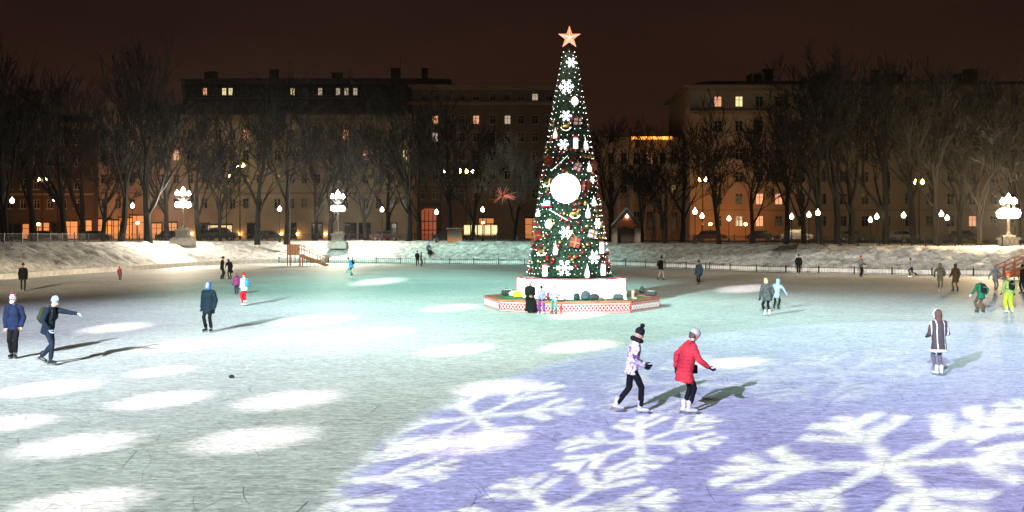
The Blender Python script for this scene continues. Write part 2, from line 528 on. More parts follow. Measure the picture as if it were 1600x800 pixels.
def fence(name, label, idx, off, z0f, h, post_every, bar_mb_r, railw, groupname=None, lattice=False):
    t = thing(name, label, 'fence', (edge[idx[0]].x, edge[idx[0]].y, 0))
    base = Vector(t.location)
    pts = [Vector((*(edge[i] + nrm[i] * off), z0f(edge[i]))) - base for i in idx]
    pm = MB(); pm.box(-.05, .05, -.05, .05, 0, h + .08); pm.lathe([(.07, h + .08), (.05, h + .16), (.001, h + .2)], 6); pm = pm.mesh('post', IRON)
    n = 0
    for k in range(0, len(pts), post_every):
        o = link('post', pm, t); o.location = pts[k]; n += 1
    for zz in (h, .1):
        rl = MB()
        for k in range(len(pts) - 1):
            up = Vector((0, 0, zz)); rl.tube(pts[k] + up, pts[k + 1] + up, railw, railw, 4, False)
        rl.build('rail', IRON, t)
    bars = MB()
    for k in range(len(pts) - 1):
        if lattice:
            for q in range(2):
                a = pts[k].lerp(pts[k + 1], q / 2); b = pts[k].lerp(pts[k + 1], (q + 1) / 2)
                bars.tube(a + Vector((0, 0, .1)), b + Vector((0, 0, h)), bar_mb_r, bar_mb_r, 3, False)
                bars.tube(b + Vector((0, 0, .1)), a + Vector((0, 0, h)), bar_mb_r, bar_mb_r, 3, False)
        else:
            for q in range(2):
                a = pts[k].lerp(pts[k + 1], q / 2)
                bars.tube(a + Vector((0, 0, .0)), a + Vector((0, 0, h)), bar_mb_r, bar_mb_r, 3, False)
    stuff(bars.build('bar', IRON, t))
    return t


mid = [i for i in order if edge[i].y > 100 and -30 < edge[i].x < 22]
rgt = [i for i in order if edge[i].x > 20 and edge[i].y > 70]
fence('rink_fence', 'low black iron railing along the foot of the snow bank behind the tree', mid, -.25, lambda p: 0, .62, 6, .018, .035)
fence('rink_fence', 'low black iron railing along the foot of the bank in the right half', rgt, -.25, lambda p: 0, .52, 6, .010, .022)
fence('park_fence', 'dark lattice park fence on top of the snow bank', [i for i in order if edge[i].y > 78], 10.5, lambda p: topz(p) - .02, .95, 5, .016, .03, None, True)

# street behind the park
ROAD = mat('wet_asphalt', (.045, .042, .040), .6, .25, 1.2, .2)
mb = MB(); mb.box(-190, 190, 157, 161, 2.3, 2.76); mb.box(-190, 190, 147, 156.85, 2.3, 2.735)
structure(mb.build('street', ROAD))

# thin haze volume added to give the lamps their glow
mb = MB(); mb.box(-420, 420, -320, 430, -1.2, 42)
hz = stuff(mb.build('haze', None))
hm = bpy.data.materials.new('frosty_air'); hm.use_nodes = True; hn = hm.node_tree
for n_ in list(hn.nodes):
    if n_.type == 'BSDF_PRINCIPLED': hn.nodes.remove(n_)
pv = hn.nodes.new('ShaderNodeVolumePrincipled'); pv.inputs['Color'].default_value = (.95, .95, .95, 1); pv.inputs['Density'].default_value = .00007; pv.inputs['Anisotropy'].default_value = .85
hn.links.new(pv.outputs[0], [n_ for n_ in hn.nodes if n_.type == 'OUTPUT_MATERIAL'][0].inputs['Volume'])
hz.data.materials.append(hm)

# ------------------------------------------------------------------ buildings
WIN = {}
def window_meshes(w, h, arch=False):
    k = (round(w, 2), round(h, 2), arch)
    if k in WIN: return WIN[k]
    f = MB(); t = .09; d0, d1 = .10, .22
    f.box(-w / 2, -w / 2 + t, d0, d1, 0, h); f.box(w / 2 - t, w / 2, d0, d1, 0, h)
    f.box(-w / 2 + t, w / 2 - t, d0, d1, 0, t); f.box(-w / 2 + t, w / 2 - t, d0, d1, h - t, h)
    f.box(-.04, .04, d0 + .01, d1 - .01, t, h - t); f.box(-w / 2 + t, w / 2 - t, d0 + .02, d1 - .02, h * .66 - .035, h * .66 + .035)
    f.box(-w / 2 - .12, w / 2 + .12, -.16, .098, -.12, -.004)
    p = MB(); p.add([(-w / 2 + .02, .19, .02), (w / 2 - .02, .19, .02), (w / 2 - .02, .19, h - .02), (-w / 2 + .02, .19, h - .02)], [(0, 1, 2, 3)])
    WIN[k] = (f.mesh('window', FRAME_W), p)
    return WIN[k]


PANES = {}
def pane_mesh(k, p, m):
    kk = (k, m.name)
    if kk not in PANES: PANES[kk] = p.mesh('pane', m)
    return PANES[kk]


def facade(t, mb, x0, x1, y, z0, z1, rows, cx, w, lit, name='window', th=.45):
    """front wall with real openings; rows = [(sill z, head z)], cx = window centres (x), coordinates local to t"""
    zs = z0
    cx = sorted(cx)
    for (a, bz) in rows:
        if a > zs: mb.box(x0, x1, y, y + th, zs, a)
        xs = x0
        for c in cx:
            mb.box(xs, c - w / 2, y, y + th, a, bz); xs = c + w / 2
        mb.box(xs, x1, y, y + th, a, bz)
        fm, pm = window_meshes(w, bz - a)
        for c in cx:
            f = link(name, fm, t); f.location = (c, y, a)
            m = lit(c + t.location.x, a + t.location.z) or GLASS_DARK
            pn = link('pane', pane_mesh((round(w, 2), round(bz - a, 2)), pm, m), f)
            if m is not GLASS_DARK: f['label'] = 'lit window'
        zs = bz
    mb.box(x0, x1, y, y + th, zs, z1)


def lit_at(y, spots):
    pts = [((px - 800) / F * y, HC - (py - HOR) * y / F, m) for px, py, m in spots]
    def f(x, z):
        for a, b, m in pts:
            if abs(a - x) < 1.0 and -.9 < b - z < 2.6: return m
        return None
    return f


def XX(px, y): return (px - 800) / F * y
def ZZ(py, y): return HC - (py - HOR) * y / F
GZ = 2.6
W_YEL = mat('ochre_plaster', (.37, .325, .25), .85, .16, .35, .15, 0, 3)
W_DARK = mat('dark_brick_wall', (.06, .045, .038), .9, .2, .4, .2, 0, 4)
W_BEIGE = mat('beige_plaster', (.32, .265, .215), .85, .12, .3, .15, 0, 3)
W_GREY = mat('grey_plaster', (.12, .105, .095), .85, .15, .3, .15, 0, 3)
ROOF = mat('dark_sheet_roof', (.06, .055, .055), .6, .2, .6)
ROOFS = mat('snowy_roof', (.14, .13, .125), .8, .3, .5)
CORN = mat('cornice_stucco', (.24, .20, .155), .8, .12, .6)


def block(name, label, px0, px1, y, depth, ptop, wm, rows, cols, ww, lit, roof='flat', roofh=3.0, corn=.7, ground=None, roofm=None, x0=None, x1=None, sidewin=0):
    X0 = XX(px0, y) if x0 is None else x0; X1 = XX(px1, y) if x1 is None else x1
    H = ZZ(ptop, y) - GZ
    t = thing(name, label, 'building', ((X0 + X1) / 2, y, GZ)); hw = (X1 - X0) / 2
    wall = MB()
    rr = [(ZZ(b, y) - GZ, ZZ(a, y) - GZ) for a, b in rows]
    rr.sort()
    cc = [XX(c, y) - t.location.x for c in cols]
    cc = [c for c in cc if -hw + ww < c < hw - ww]
    facade(t, wall, -hw, hw, 0, 0, H, rr, cc, ww, lit)
    wall.box(-hw, -hw + .45, .452, depth, 0, H); wall.box(hw - .45, hw, .452, depth, 0, H)
    wall.box(-hw + .452, hw - .452, depth - .4, depth, 0, H)
    wall.build('wall', wm, t)
    if corn:
        cb = MB(); cb.prism([(-hw - corn, H + .02), (-hw - corn, H + .35), (hw + corn, H + .35), (hw + corn, H + .02)], -corn, depth + .3)
        cb.box(-hw - .3 * corn, hw + .3 * corn, -.3 * corn, -.004, H - .55, H + .018)
        cb.build('cornice', CORN, t)
        bc = MB(); z = rr[0][1] + .75
        bc.box(-hw - .12, hw + .12, -.16, -.004, z, z + .28)
        bc.build('string_course', CORN, t)
    z0 = H + .36
    rb = MB()
    if roof == 'hip':
        i = min(hw * .5, 5)
        rb.add([(-hw - .6, -.6, z0), (hw + .6, -.6, z0), (hw + .6, depth, z0), (-hw - .6, depth, z0),
                (-hw + i, depth * .5, z0 + roofh), (hw - i, depth * .5, z0 + roofh)], [(0, 1, 5, 4), (1, 2, 5), (2, 3, 4, 5), (3, 0, 4), (3, 2, 1, 0)])
    else:
        rb.box(-hw, hw, .2, depth, z0, z0 + .25)
    r = rb.build('roof', roofm or ROOF, t)
    return t, r, hw, H


def chimneys(roof, spots, m):
    for x, y, z, w_, h in spots:
        cb = MB(); cb.box(x - w_ / 2, x + w_ / 2, y - .5, y + .5, z, z + h); cb.box(x - w_ / 2 - .12, x + w_ / 2 + .12, y - .62, y + .62, z + h + .003, z + h + .2)
        cb.build('chimney', m, roof)


# ochre five-storey house, left of centre
y = 172
yel_lit = lit_at(y, [(383, 208, LIT_RED), (540, 206, LIT_RED), (277, 248, LIT_RED), (571, 246, LIT_RED), (591, 246, LIT_RED), (632, 243, LIT_WARM)])
t, r, hw, H = block('apartment_house', 'ochre five storey apartment house behind the bare trees left of the decorated tree', 148, 642, y, 14, 183, W_YEL,
                    [(202, 219), (234, 251), (272, 287), (310, 326)], [162, 184, 206, 228, 251, 275, 297, 319, 341, 363, 384, 405, 433, 455, 475, 496, 518, 540, 571, 591, 612, 632],
                    1.05, yel_lit, 'hip', 2.6, roofm=ROOFS)
chimneys(r, [(-18, 4, H + 1.2, 1.4, 2.2), (-4, 5, H + 1.2, 1.1, 2.0), (12, 4, H + 1.2, 1.5, 2.2)], W_DARK)
gb = MB()                                                           # pediment at the left end
xc = XX(172, y) - t.location.x
gb.prism([(xc - 4.2, H + .5), (xc, H + 2.6), (xc + 4.2, H + .5)], -.6, .6); gb.build('pediment', CORN, t)
# arched shopfronts on the ground floor
def shopfront(t, px, w_, h_, m, label=None, y=y):
    x = XX(px, y) - t.location.x
    f = MB(); f.box(x - w_ / 2 - .15, x - w_ / 2, -.12, -.004, 0, h_); f.box(x + w_ / 2, x + w_ / 2 + .15, -.12, -.004, 0, h_)
    f.box(x - w_ / 2 - .15, x + w_ / 2 + .15, -.14, -.004, h_ + .003, h_ + .28); f.box(x - .05, x + .05, -.11, -.05, 0, h_)
    f.box(x - w_ / 2, x - .052, -.1, -.06, h_ * .72, h_ * .72 + .08); f.box(x + .052, x + w_ / 2, -.1, -.06, h_ * .72, h_ * .72 + .08)
    fo = f.build('shop_window', IRON, t)
    p = MB(); p.add([(x - w_ / 2, -.03, .4), (x + w_ / 2, -.03, .4), (x + w_ / 2, -.03, h_), (x - w_ / 2, -.03, h_)], [(0, 1, 2, 3)])
    p.build('pane', m, fo)
for px, w_, h_, m in ((163, 2.4, 3.6, LIT_SHOP), (178, 2.0, 3.4, LIT_SHOP), (196, 2.2, 3.8, LIT_SHOP), (214, 2.3, 4.2, LIT_SHOP), (245, 1.6, 2.9, LIT_SHOP), (268, 1.8, 3.0, LIT_SHOP),
                      (320, 1.6, 2.8, GLASS_DARK), (344, 4.0, 2.6, LIT_WARM), (395, 1.6, 2.8, GLASS_DARK), (455, 1.6, 2.8, GLASS_DARK), (496, 1.6, 2.8, GLASS_DARK), (548, 1.7, 2.8, GLASS_DARK), (570, 1.7, 2.8, GLASS_DARK), (612, 1.6, 2.8, GLASS_DARK)):
    shopfront(t, px, w_, h_, m)
for px in (465, 509, 440, 300, 375):                                # wall uplights, orange
    x = XX(px, y) - t.location.x
    q = MB(); q.lathe([(.05, 1.0), (.16, 1.05), (.16, 1.25), (.05, 1.3)], 6, (x, -.25, 0)); q.build('wall_lantern', glow('orange_lantern', (1, .45, .12), 60), t)

# long dark house behind it
y = 208
blit = lit_at(y, [(320, 141, LIT_RED), (350, 141, LIT_YEL), (360, 141, LIT_YEL), (457, 147, LIT_WARM), (500, 144, LIT_PALE), (528, 144, LIT_PALE), (541, 143, LIT_PALE), (555, 143, LIT_PALE), (470, 152, LIT_RED)])
t, r, hw, H = block('apartment_house', 'long dark apartment house whose attic windows show above the ochre house', 285, 700, y, 12, 127, W_DARK,
                    [(137, 149), (160, 172)], [300, 320, 335, 350, 360, 380, 400, 420, 440, 457, 478, 500, 514, 528, 541, 555, 572, 590, 610, 630, 650, 670, 690], .95, blit, 'hip', 1.2, .5, roofm=ROOFS)
chimneys(r, [(-22, 3, H + .6, 2.5, 1.6), (-9, 3, H + .6, 1.6, 2.0), (4, 3, H + .6, 2.2, 1.4), (16, 3, H + .6, 1.8, 2.3), (22, 3, H + .6, 1.2, 2.3)], W_DARK)
ant = MB(); ant.tube((-6, 3, H + 1), (-6, 3, H + 5), .06, .04, 4); ant.tube((17, 3, H + 1), (17, 3, H + 6), .06, .04, 4); ant.tube((-7, 3, H + 4), (-5, 3, H + 4.2), .04, .04, 4); ant.build('antenna', IRON, t)

# dark house directly left of the tree
y = 186
mlit = lit_at(y, [(680, 187, LIT_RED), (748, 187, LIT_RED), (741, 187, LIT_RED), (680, 212, LIT_PALE), (793, 194, LIT_PALE), (832, 152, LIT_PALE), (757, 152, LIT_PALE)])
t, r, hw, H = block('apartment_house', 'dark grey apartment house with two red lit windows just left of the decorated tree', 645, 905, y, 14, 136, W_GREY,
                    [(146, 157), (180, 194), (207, 222), (236, 251), (266, 281), (296, 311)], [662, 680, 700, 722, 744, 770, 793, 814, 836, 858, 880], 1.15, mlit, 'hip', 1.0, .8)
bb = MB(); zc = ZZ(164, y) - GZ; bb.box(-hw - .7, hw + .7, -.7, -.004, zc, zc + .5); bb.build('string_course', CORN, t)
for px in (832, 760): shopfront(t, px, 2.6, 4.0, LIT_SHOP, y=y)
# red lit archway
ab = MB(); xa = XX(670, y) - t.location.x
ab.box(xa - 2.2, xa - 1.5, -.5, -.004, 0, 6.0); ab.box(xa + 1.5, xa + 2.2, -.5, -.004, 0, 6.0); ab.box(xa - 2.2, xa + 2.2, -.55, -.004, 6.003, 6.8)
ao = ab.build('archway', W_DARK, t)
ap = MB(); ap.add([(xa - 1.5, -.06, 0), (xa + 1.5, -.06, 0), (xa + 1.5, -.06, 5.2), (xa + .8, -.06, 5.8), (xa - .8, -.06, 5.8), (xa - 1.5, -.06, 5.2)], [(0, 1, 2, 3, 4, 5)])
ap.build('pane', glow('archway_glow', (1, .10, .03), .22), ao)
mb = MB()
for q in (-.75, 0, .75): mb.box(xa + q - .06, xa + q + .06, -.14, -.08, 0, 5.5)
mb.box(xa - 1.5, xa + 1.5, -.15, -.09, 1.8, 1.95); mb.box(xa - 1.5, xa + 1.5, -.15, -.09, 3.4, 3.55); mb.build('grille', IRON, ao)

# beige house right
y = 163
rlit = lit_at(y, [(1122, 157, LIT_RED), (1155, 155, LIT_YEL), (1179, 307, LIT_RED), (1210, 307, LIT_RED), (1179, 348, LIT_RED), (1520, 340, LIT_RED), (1470, 345, LIT_PALE)])
cols = [1122, 1155, 1187, 1217, 1253, 1286, 1318, 1352, 1386, 1420, 1453, 1486, 1520, 1553, 1586, 1620]
t, r, hw, H = block('apartment_house', 'large beige seven storey corner house right of the decorated tree', 1078, 1680, y, 22, 137, W_BEIGE,
                    [(150, 167), (188, 206), (232, 250), (268, 285), (302, 320), (337, 354)], cols, 1.25, rlit, 'hip', 2.4, 1.0, roofm=ROOF)
bb = MB(); zc = ZZ(178, y) - GZ; bb.box(-hw - .9, hw + .9, -.9, -.004, zc, zc + .5); bb.build('string_course', CORN, t)
for px in (1187, 1292, 1405, 1500):                                 # dormers on the roof
    x = XX(px, y) - t.location.x
    d = MB(); d.box(x - 1.0, x + 1.0, 1.0, 5, H + .7, H + 2.6); dm = d.build('dormer', W_GREY, r)
    d = MB(); d.box(x - .7, x + .7, .9, .996, H + 1.1, H + 2.3); d.build('dormer_window', GLASS_DARK, r)
chimneys(r, [(-16, 9, H + 2, 1.6, 2.2), (2, 9, H + 2, 1.2, 2.0), (18, 9, H + 2, 2.0, 2.2)], W_DARK)
# lower house with the orange lit cornice
y = 168
t, r, hw, H = block('town_house', 'lower pillared house with an orange lit cornice right behind the decorated tree', 940, 1066, y, 10, 218, W_BEIGE,
                    [(238, 256), (282, 302), (330, 360)], [955, 975, 995, 1015, 1036, 1053], 1.1, lit_at(y, [(1015, 242, LIT_RED)]), 'flat', 1, .6)
q = MB(); q.box(XX(986, y) - t.location.x, XX(1049, y) - t.location.x, -.9, -.62, H - .05, H + .4); q.build('cornice_light', glow('cornice_light', (1, .36, .05), 3.2), t)
for px in (946, 965, 985, 1005, 1026, 1045):
    q = MB(); x = XX(px, y) - t.location.x
    q.lathe([(.5, 0), (.5, .3), (.38, .4), (.34, H * .62), (.45, H * .62 + .15), (.5, H * .66)], 8, (x, -.7, 0)); q.build('pillar', CORN, t, True)
# far left dark house
y = 170
t, r, hw, H = block('apartment_house', 'dark brown house at the far left with orange lit shop windows', -60, 146, y, 14, 196, W_DARK,
                    [(210, 226), (244, 260), (280, 296), (312, 326)], list(range(-48, 146, 21)), 1.05, lit_at(y, []), 'hip', 2.2)
for px, w_, h_, m in ((22, 2.0, 2.6, GLASS_DARK), (46, 2.2, 2.8, LIT_SHOP), (68, 2.4, 3.0, LIT_SHOP), (88, 2.0, 3.0, GLASS_DARK), (110, 2.4, 3.2, LIT_SHOP), (134, 2.0, 3.4, LIT_SHOP)):
    shopfront(t, px, w_, h_, m, y=y)

# ------------------------------------------------------------------ bare trees
def bare_tree(seed, H=20.0, r0=.32, levels=5, spread=.55, first=.28, droop=0.0, twig=.018, kids_n=3):
    rg = random.Random(seed); T = MB(); Cc = MB()
    def grow(p, d, L, r, lev):
        n = 3 if lev < 2 else 2
        pts = [p]; rs = [r]; dd = d.copy()
        for k in range(n):
            j = .10 if lev == 0 else .22
            dd = (dd + Vector((rg.uniform(-j, j), rg.uniform(-j, j), rg.uniform(-j * .5, j) - droop * lev * .05))).normalized()
            pts.append(pts[-1] + dd * L / n); rs.append(max(twig, r * (1 - .42 * (k + 1) / n)))
        (T if lev < 2 else Cc).path(pts, rs, 6 if lev == 0 else (5 if lev == 1 else 3))
        if lev >= levels: return
        m = kids_n + (2 if lev == 0 else 0) + (1 if rg.random() < .4 else 0)
        for k in range(m):
            f = rg.uniform(first if lev == 0 else .25, 1.0) if k else 1.0
            i = min(n - 1, int(f * n)); q = pts[i].lerp(pts[i + 1], f * n - i)
            a = rg.uniform(0, 2 * math.pi); s = rg.uniform(.3, 1) * spread * (1.15 if lev else .95)
            e1 = dd.orthogonal().normalized(); e2 = dd.cross(e1)
            nd = (dd + (e1 * math.cos(a) + e2 * math.sin(a)) * s * (0.35 if k == 0 else 1.25) + Vector((0, 0, .18))).normalized()
            grow(q, nd, L * rg.uniform(.55, .78), max(twig, rs[i + 1] * rg.uniform(.5, .75)), lev + 1)
    grow(Vector((0, 0, -.3)), Vector((0, 0, 1)), H * .42, r0, 0)
    return T.mesh('trunk', BARK), Cc.mesh('crown', BARK)


tall = [bare_tree(11 + i, 20, .42, 5, .62 + .09 * (i % 3), .34, 0, .036) for i in range(5)]
short = [bare_tree(41 + i, 13, .25, 5, .8, .28, 0, .03) for i in range(3)]
TR = [  # px, distance, height in m, kind, trunk emphasis, label
    (8, 118, 23, 0, 1.5, 'thick bare tree at the left edge of the park'),
    (52, 128, 21, 1, 1, 'bare tree beside the leftmost path lamp'),
    (102, 122, 20, 2, 1.0, 'slim leaning bare tree in front of the orange shop windows'),
    (128, 140, 19, 3, .9, 'bare tree between the orange lit shop windows'),
    (160, 138, 17, 7, 1, 'small bare tree in front of the orange shop windows'),
    (188, 124, 21, 4, 1, 'bare tree just left of the tallest tree'),
    (232, 122, 24, 0, 1.6, 'tallest thick trunked bare tree left of the five globe lamp'),
    (262, 140, 19, 2, .9, 'bare tree left of the left five globe lamp'),
    (312, 142, 20, 3, .8, 'bare tree right of the left five globe lamp'),
    (345, 136, 15, 6, 1, 'small bare tree in front of the wide lit shop window'),
    (402, 132, 20, 1, 1.1, 'bare tree left of the lamp by the wooden stairs'),
    (448, 134, 21, 4, 1.1, 'bare tree above the wooden stairs'),
    (492, 150, 18, 2, .8, 'bare tree left of the brightest five globe lamp'),
    (516, 146, 19, 0, .9, 'bare tree behind the brightest five globe lamp'),
    (572, 142, 17, 5, 1, 'small bare tree right of the brightest five globe lamp'),
    (638, 138, 22, 3, 1.5, 'thick bare tree left of the red lit archway'),
    (606, 152, 18, 1, .8, 'bare tree at the right end of the ochre house'),
    (655, 150, 20, 0, .9, 'bare tree in front of the red lit archway'),
    (700, 140, 19, 4, 1, 'bare tree right of the red lit archway'),
    (738, 146, 17, 7, 1, 'small bare tree left of the frosty round tree'),
    (955, 140, 17, 2, 1, 'bare tree left of the little gabled kiosk'),
    (1004, 134, 13, 5, 1.2, 'bare tree right of the little gabled kiosk'),
    (1038, 122, 12, 6, 1.2, 'small bare tree in front of the pillared house'),
    (1066, 142, 17, 1, 1, 'bare tree at the corner of the beige house'),
    (1124, 116, 15, 5, 1.6, 'wide crowned bare tree in front of the orange street glow'),
    (1176, 118, 14.5, 7, 1.2, 'forked bare tree right of the orange street glow'),
    (1228, 116, 16, 4, 1.2, 'bare tree left of the white parked car'),
    (1256, 128, 16, 0, 1, 'bare tree right of the white parked car'),
    (1282, 114, 20, 2, 1.3, 'bare tree behind the twin path lamps on the right'),
    (1308, 116, 22, 1, 1.7, 'left one of a pair of dark thick trunks on the right bank'),
    (1330, 118, 21, 3, 1.6, 'right one of a pair of dark thick trunks on the right bank'),
    (1384, 120, 22, 0, 1.4, 'bare tree between two path lamps on the right bank'),
    (1428, 122, 20, 4, 1.2, 'bare tree under the double street lamp on the right'),
    (1464, 114, 20, 2, 1.3, 'bare tree left of the rightmost pair of path lamps'),
    (1500, 126, 20, 1, 1, 'bare tree right of the rightmost pair of path lamps'),
    (1530, 112, 16, 5, 1.5, 'thick bare tree left of the glaring right hand lamp'),
    (1590, 122, 21, 3, 1.3, 'bare tree at the right edge behind the glaring lamp'),
    (1648, 116, 20, 4, 1.3, 'bare tree just past the right edge'),
    (-40, 124, 22, 2, 1.3, 'bare tree just past the left edge'),
]
for k, (px, d, h, kind, th, lab) in enumerate(TR):
    pr, base = (tall[kind], 20.0) if kind < 5 else (short[kind - 5], 13.0)
    if px < 0 or px > 1600: continue
    t = thing('bare_tree', lab, 'tree', (XX(px, d), d, GZ), rnd.uniform(0, 6.28), 'bare park trees on the snow bank')
    s = h / base; t.scale = (s, s, s); t.rotation_euler.x = rnd.uniform(-.05, .05); t.rotation_euler.y = rnd.uniform(-.06, .06)
    tr = link('trunk', pr[0], t); link('crown', pr[1], t)
# round tree, its lamp light painted into pale twigs
tm, cm = bare_tree(77, 13, .26, 6, .85, .35, .05, .022)
cm2 = cm.copy(); cm2.materials.clear(); cm2.materials.append(LIT_TWIG)
t = thing('frosted_tree', 'round crowned frosty grey tree with dense twigs left of the decorated tree', 'tree', (XX(803, 136), 136, GZ), .7)
t.scale = (1.12, 1.12, 1.12)
link('trunk', tm, t); link('crown', cm2, t)
# red lit twigs (a garland in a bush)
mb = MB(); rg = random.Random(5)
for k in range(26):
    a = rg.uniform(0, 6.28); l = rg.uniform(.5, 1.6); p = Vector((0, 0, 0)); q = p + Vector((math.cos(a) * l * 1.2, rg.uniform(-.5, .5), math.sin(a) * l * .8))
    mb.tube(p + (q - p) * .2, q, .03, .02, 3)
o = mb.build('garland', glow('red_garland', (1, .13, .05), .55, False)); o.location = PD(785, 306, 130)
tag(o, 'red glowing starburst garland in the twigs left of the decorated tree', 'garland')

# ------------------------------------------------------------------ lamps
def teardrop(r): return [(r * .35, -r * .95), (r * .8, -r * .6), (r, 0), (r * .86, r * .5), (r * .5, r * .95), (r * .16, r * 1.5), (.005, r * 1.85)]
def path_lamp_meshes():
    p = MB(); p.lathe([(.16, 0), (.16, .35), (.10, .45), (.055, .6), (.045, 3.1), (.10, 3.15), (.13, 3.3)], 7)
    g = MB(); g.lathe([(a, b + 3.56) for a, b in teardrop(.25)], 9)
    return p.mesh('pole', IRON, True), g.mesh('globe', GLOBE_S, True)
LP, LG = path_lamp_meshes()
LAMPS = [(19, 314, 118, 'path lamp at the left edge beside the thick bare tree'), (207, 322, 140, 'path lamp left of the tallest bare tree'),
         (437, 327, 136, 'path lamp behind the wooden stairs'), (597, 328, 140, 'path lamp right of the brightest five globe lamp'),
         (638, 327, 144, 'path lamp by the thick trunk left of the archway'), (682, 332, 134, 'path lamp right of the red lit archway'), (754, 328, 136, 'path lamp in front of the yellow lit bus stop'),
         (1086, 331, 112, 'left one of two path lamps near the orange street glow'), (1097, 338, 128, 'right one of two path lamps near the orange street glow'), (1139, 342, 132, 'path lamp standing in the orange street glow'),
         (1237, 339, 122, 'path lamp left of the white parked car'), (1264, 336, 118, 'left one of the twin path lamps'), (1278, 333, 112, 'right one of the twin path lamps'),
         (1360, 344, 126, 'lower path lamp right of the thick trunk pair'), (1370, 339, 120, 'higher path lamp right of the thick trunk pair'), (1412, 337, 118, 'single path lamp over the pale parked car'),
         (1471, 335, 116, 'left one of the rightmost pair of path lamps'), (1480, 341, 124, 'right one of the rightmost pair of path lamps')]
for px, py, d, lab in LAMPS:
    p = PD(px, py, d); s = (p.z - GZ) / 3.56
    t = thing('path_lamp', 'black ' + lab.replace('path lamp', 'path lamp with one glowing globe', 1), 'street lamp', (p.x, p.y, GZ), 0, 'globe lamps along the park path')
    t.scale = (1, 1, 1)
    pp = MB(); hh = p.z - GZ
    pp.lathe([(.16, 0), (.16, .35), (.10, .45), (.055, .6), (.045, hh - .46), (.10, hh - .4), (.13, hh - .26)], 7)
    pp.build('pole', IRON, t, True)
    g = link('globe', LG, t); g.location = (0, 0, hh - 3.56)


def big_lamp(px, pbase, d, ptop, plow, label, strength, power, aim, warm=(1, .86, .64), big=1.0):
    b = PD(px, pbase, d); zt = ZZ(ptop, d) - b.z; zl = ZZ(plow, d) - b.z
    t = thing('five_globe_lamp', label, 'street lamp', (b.x, b.y, b.z), 0, 'ornate five globe lamps on the bank')
    s = MB()
    for k, (w_, z0, z1) in enumerate(((1.25, -.6, .18), (1.0, .183, .42), (.72, .423, 1.15), (.86, 1.153, 1.32), (.5, 1.323, 1.6))):
        s.box(-w_, w_, -w_, w_, z0, z1)
    pd = s.build('pedestal', STONE, t)
    q = MB(); q.box(-1.18, 1.18, -1.18, 1.18, .182, .26); q.box(-.82, .82, -.82, .82, 1.322, 1.38); q.build('snow_cap', SNOW, pd)
    c = MB(); c.lathe([(.30, 1.6), (.22, 1.8), (.13, 2.0), (.11, zl - .3), (.2, zl - .2), (.1, zl), (.09, zt - .5), (.16, zt - .35), (.05, zt - .2)], 8)
    c.build('column', IRON, t, True)
    for k in range(4):
        a = k * math.pi / 2 + .5; v = Vector((math.cos(a), math.sin(a), 0))
        m = MB(); m.path([Vector((0, 0, zt - .9)), v * .35 + Vector((0, 0, zt - 1.0)), v * .68 + Vector((0, 0, zt - .75)), v * .7 + Vector((0, 0, zt - .45))], [.05] * 4, 5)
        ar = m.build('arm', IRON, t)
        g = MB(); g.lathe([(x, z + zt - .2) for x, z in teardrop(.23)], 9, v * .7); g.build('globe', GLOBE, ar, True)
    g = MB(); g.lathe([(x, z + zt + .1) for x, z in teardrop(.30)], 9); g.build('globe', GLOBE, t, True)
    for k in range(4):                                              # floodlights on the lower ring
        a = k * math.pi / 2 + math.pi / 4; v = Vector((math.cos(a) * .62, math.sin(a) * .62, zl))
        m = MB(); m.tube((0, 0, zl), v, .05, .05, 5); ar = m.build('arm', IRON, t)
        g = MB(); g.lathe([(x, z) for x, z in ((.2 * big, -.3 * big), (.36 * big, -.18 * big), (.38 * big, .12 * big), (.26 * big, .3 * big), (.1 * big, .36 * big))], 10, v); g.build('floodlight', strength, ar, True)
    L = bpy.data.lights.new('bank_floodlight', 'SPOT'); o = bpy.data.objects.new('bank_floodlight', L); C.objects.link(o)
    tg = Vector(aim); dv = (tg - Vector((b.x, b.y, b.z + zl))); dv.z = 0; dv.normalize()
    o.location = Vector((b.x, b.y, b.z + zl)) + dv * 1.15; o.rotation_euler = (tg - o.location).to_track_quat('-Z', 'Y').to_euler()
    L.spot_size = R(100); L.spot_blend = .8; L.shadow_soft_size = .3; L.energy = power; L.color = warm
    return t


big_lamp(286, 376, 126, 300, 320, 'ornate five globe lamp on a stone pedestal at the left bank', glow('flood_dim', (1, .90, .72), 220), 22000, (-37, 92, 0))
big_lamp(528, 381, 134, 305, 326, 'glaring five globe lamp on a snowy stone pedestal behind the wooden stairs', GLOBE_HI, 18000, (-24, 108, 0))
big_lamp(1576, 392, 104, 312, 334, 'glaring five globe lamp at the right edge of the bank', glow('flood_yellow', (1, .72, .36), 420), 34000, (27, 84, 0), (1, .74, .45), 1.35)


def street_lamp(px, py, d, n, label, m=None, r=.26):
    p = PD(px, py, d); t = thing('street_lamp', label, 'street lamp', (p.x, p.y, GZ), 0); h = p.z - GZ
    q = MB(); q.lathe([(.2, 0), (.2, .8), (.1, 1.0), (.07, h + .2), (.02, h + .5)], 7); q.build('pole', IRON, t)
    for k in range(n):
        x = (k - (n - 1) / 2) * 1.0 if n > 1 else .5
        a = MB(); a.path([Vector((0, 0, h - .5)), Vector((x * .6, 0, h - .3)), Vector((x, 0, h - .24))], [.05] * 3, 5); ar = a.build('arm', IRON, t)
        g = MB(); g.lathe([(x_, z + h) for x_, z in teardrop(r)], 8, (x, 0, 0)); g.build('lamp_head', m or GLOBE_Y, ar, True)


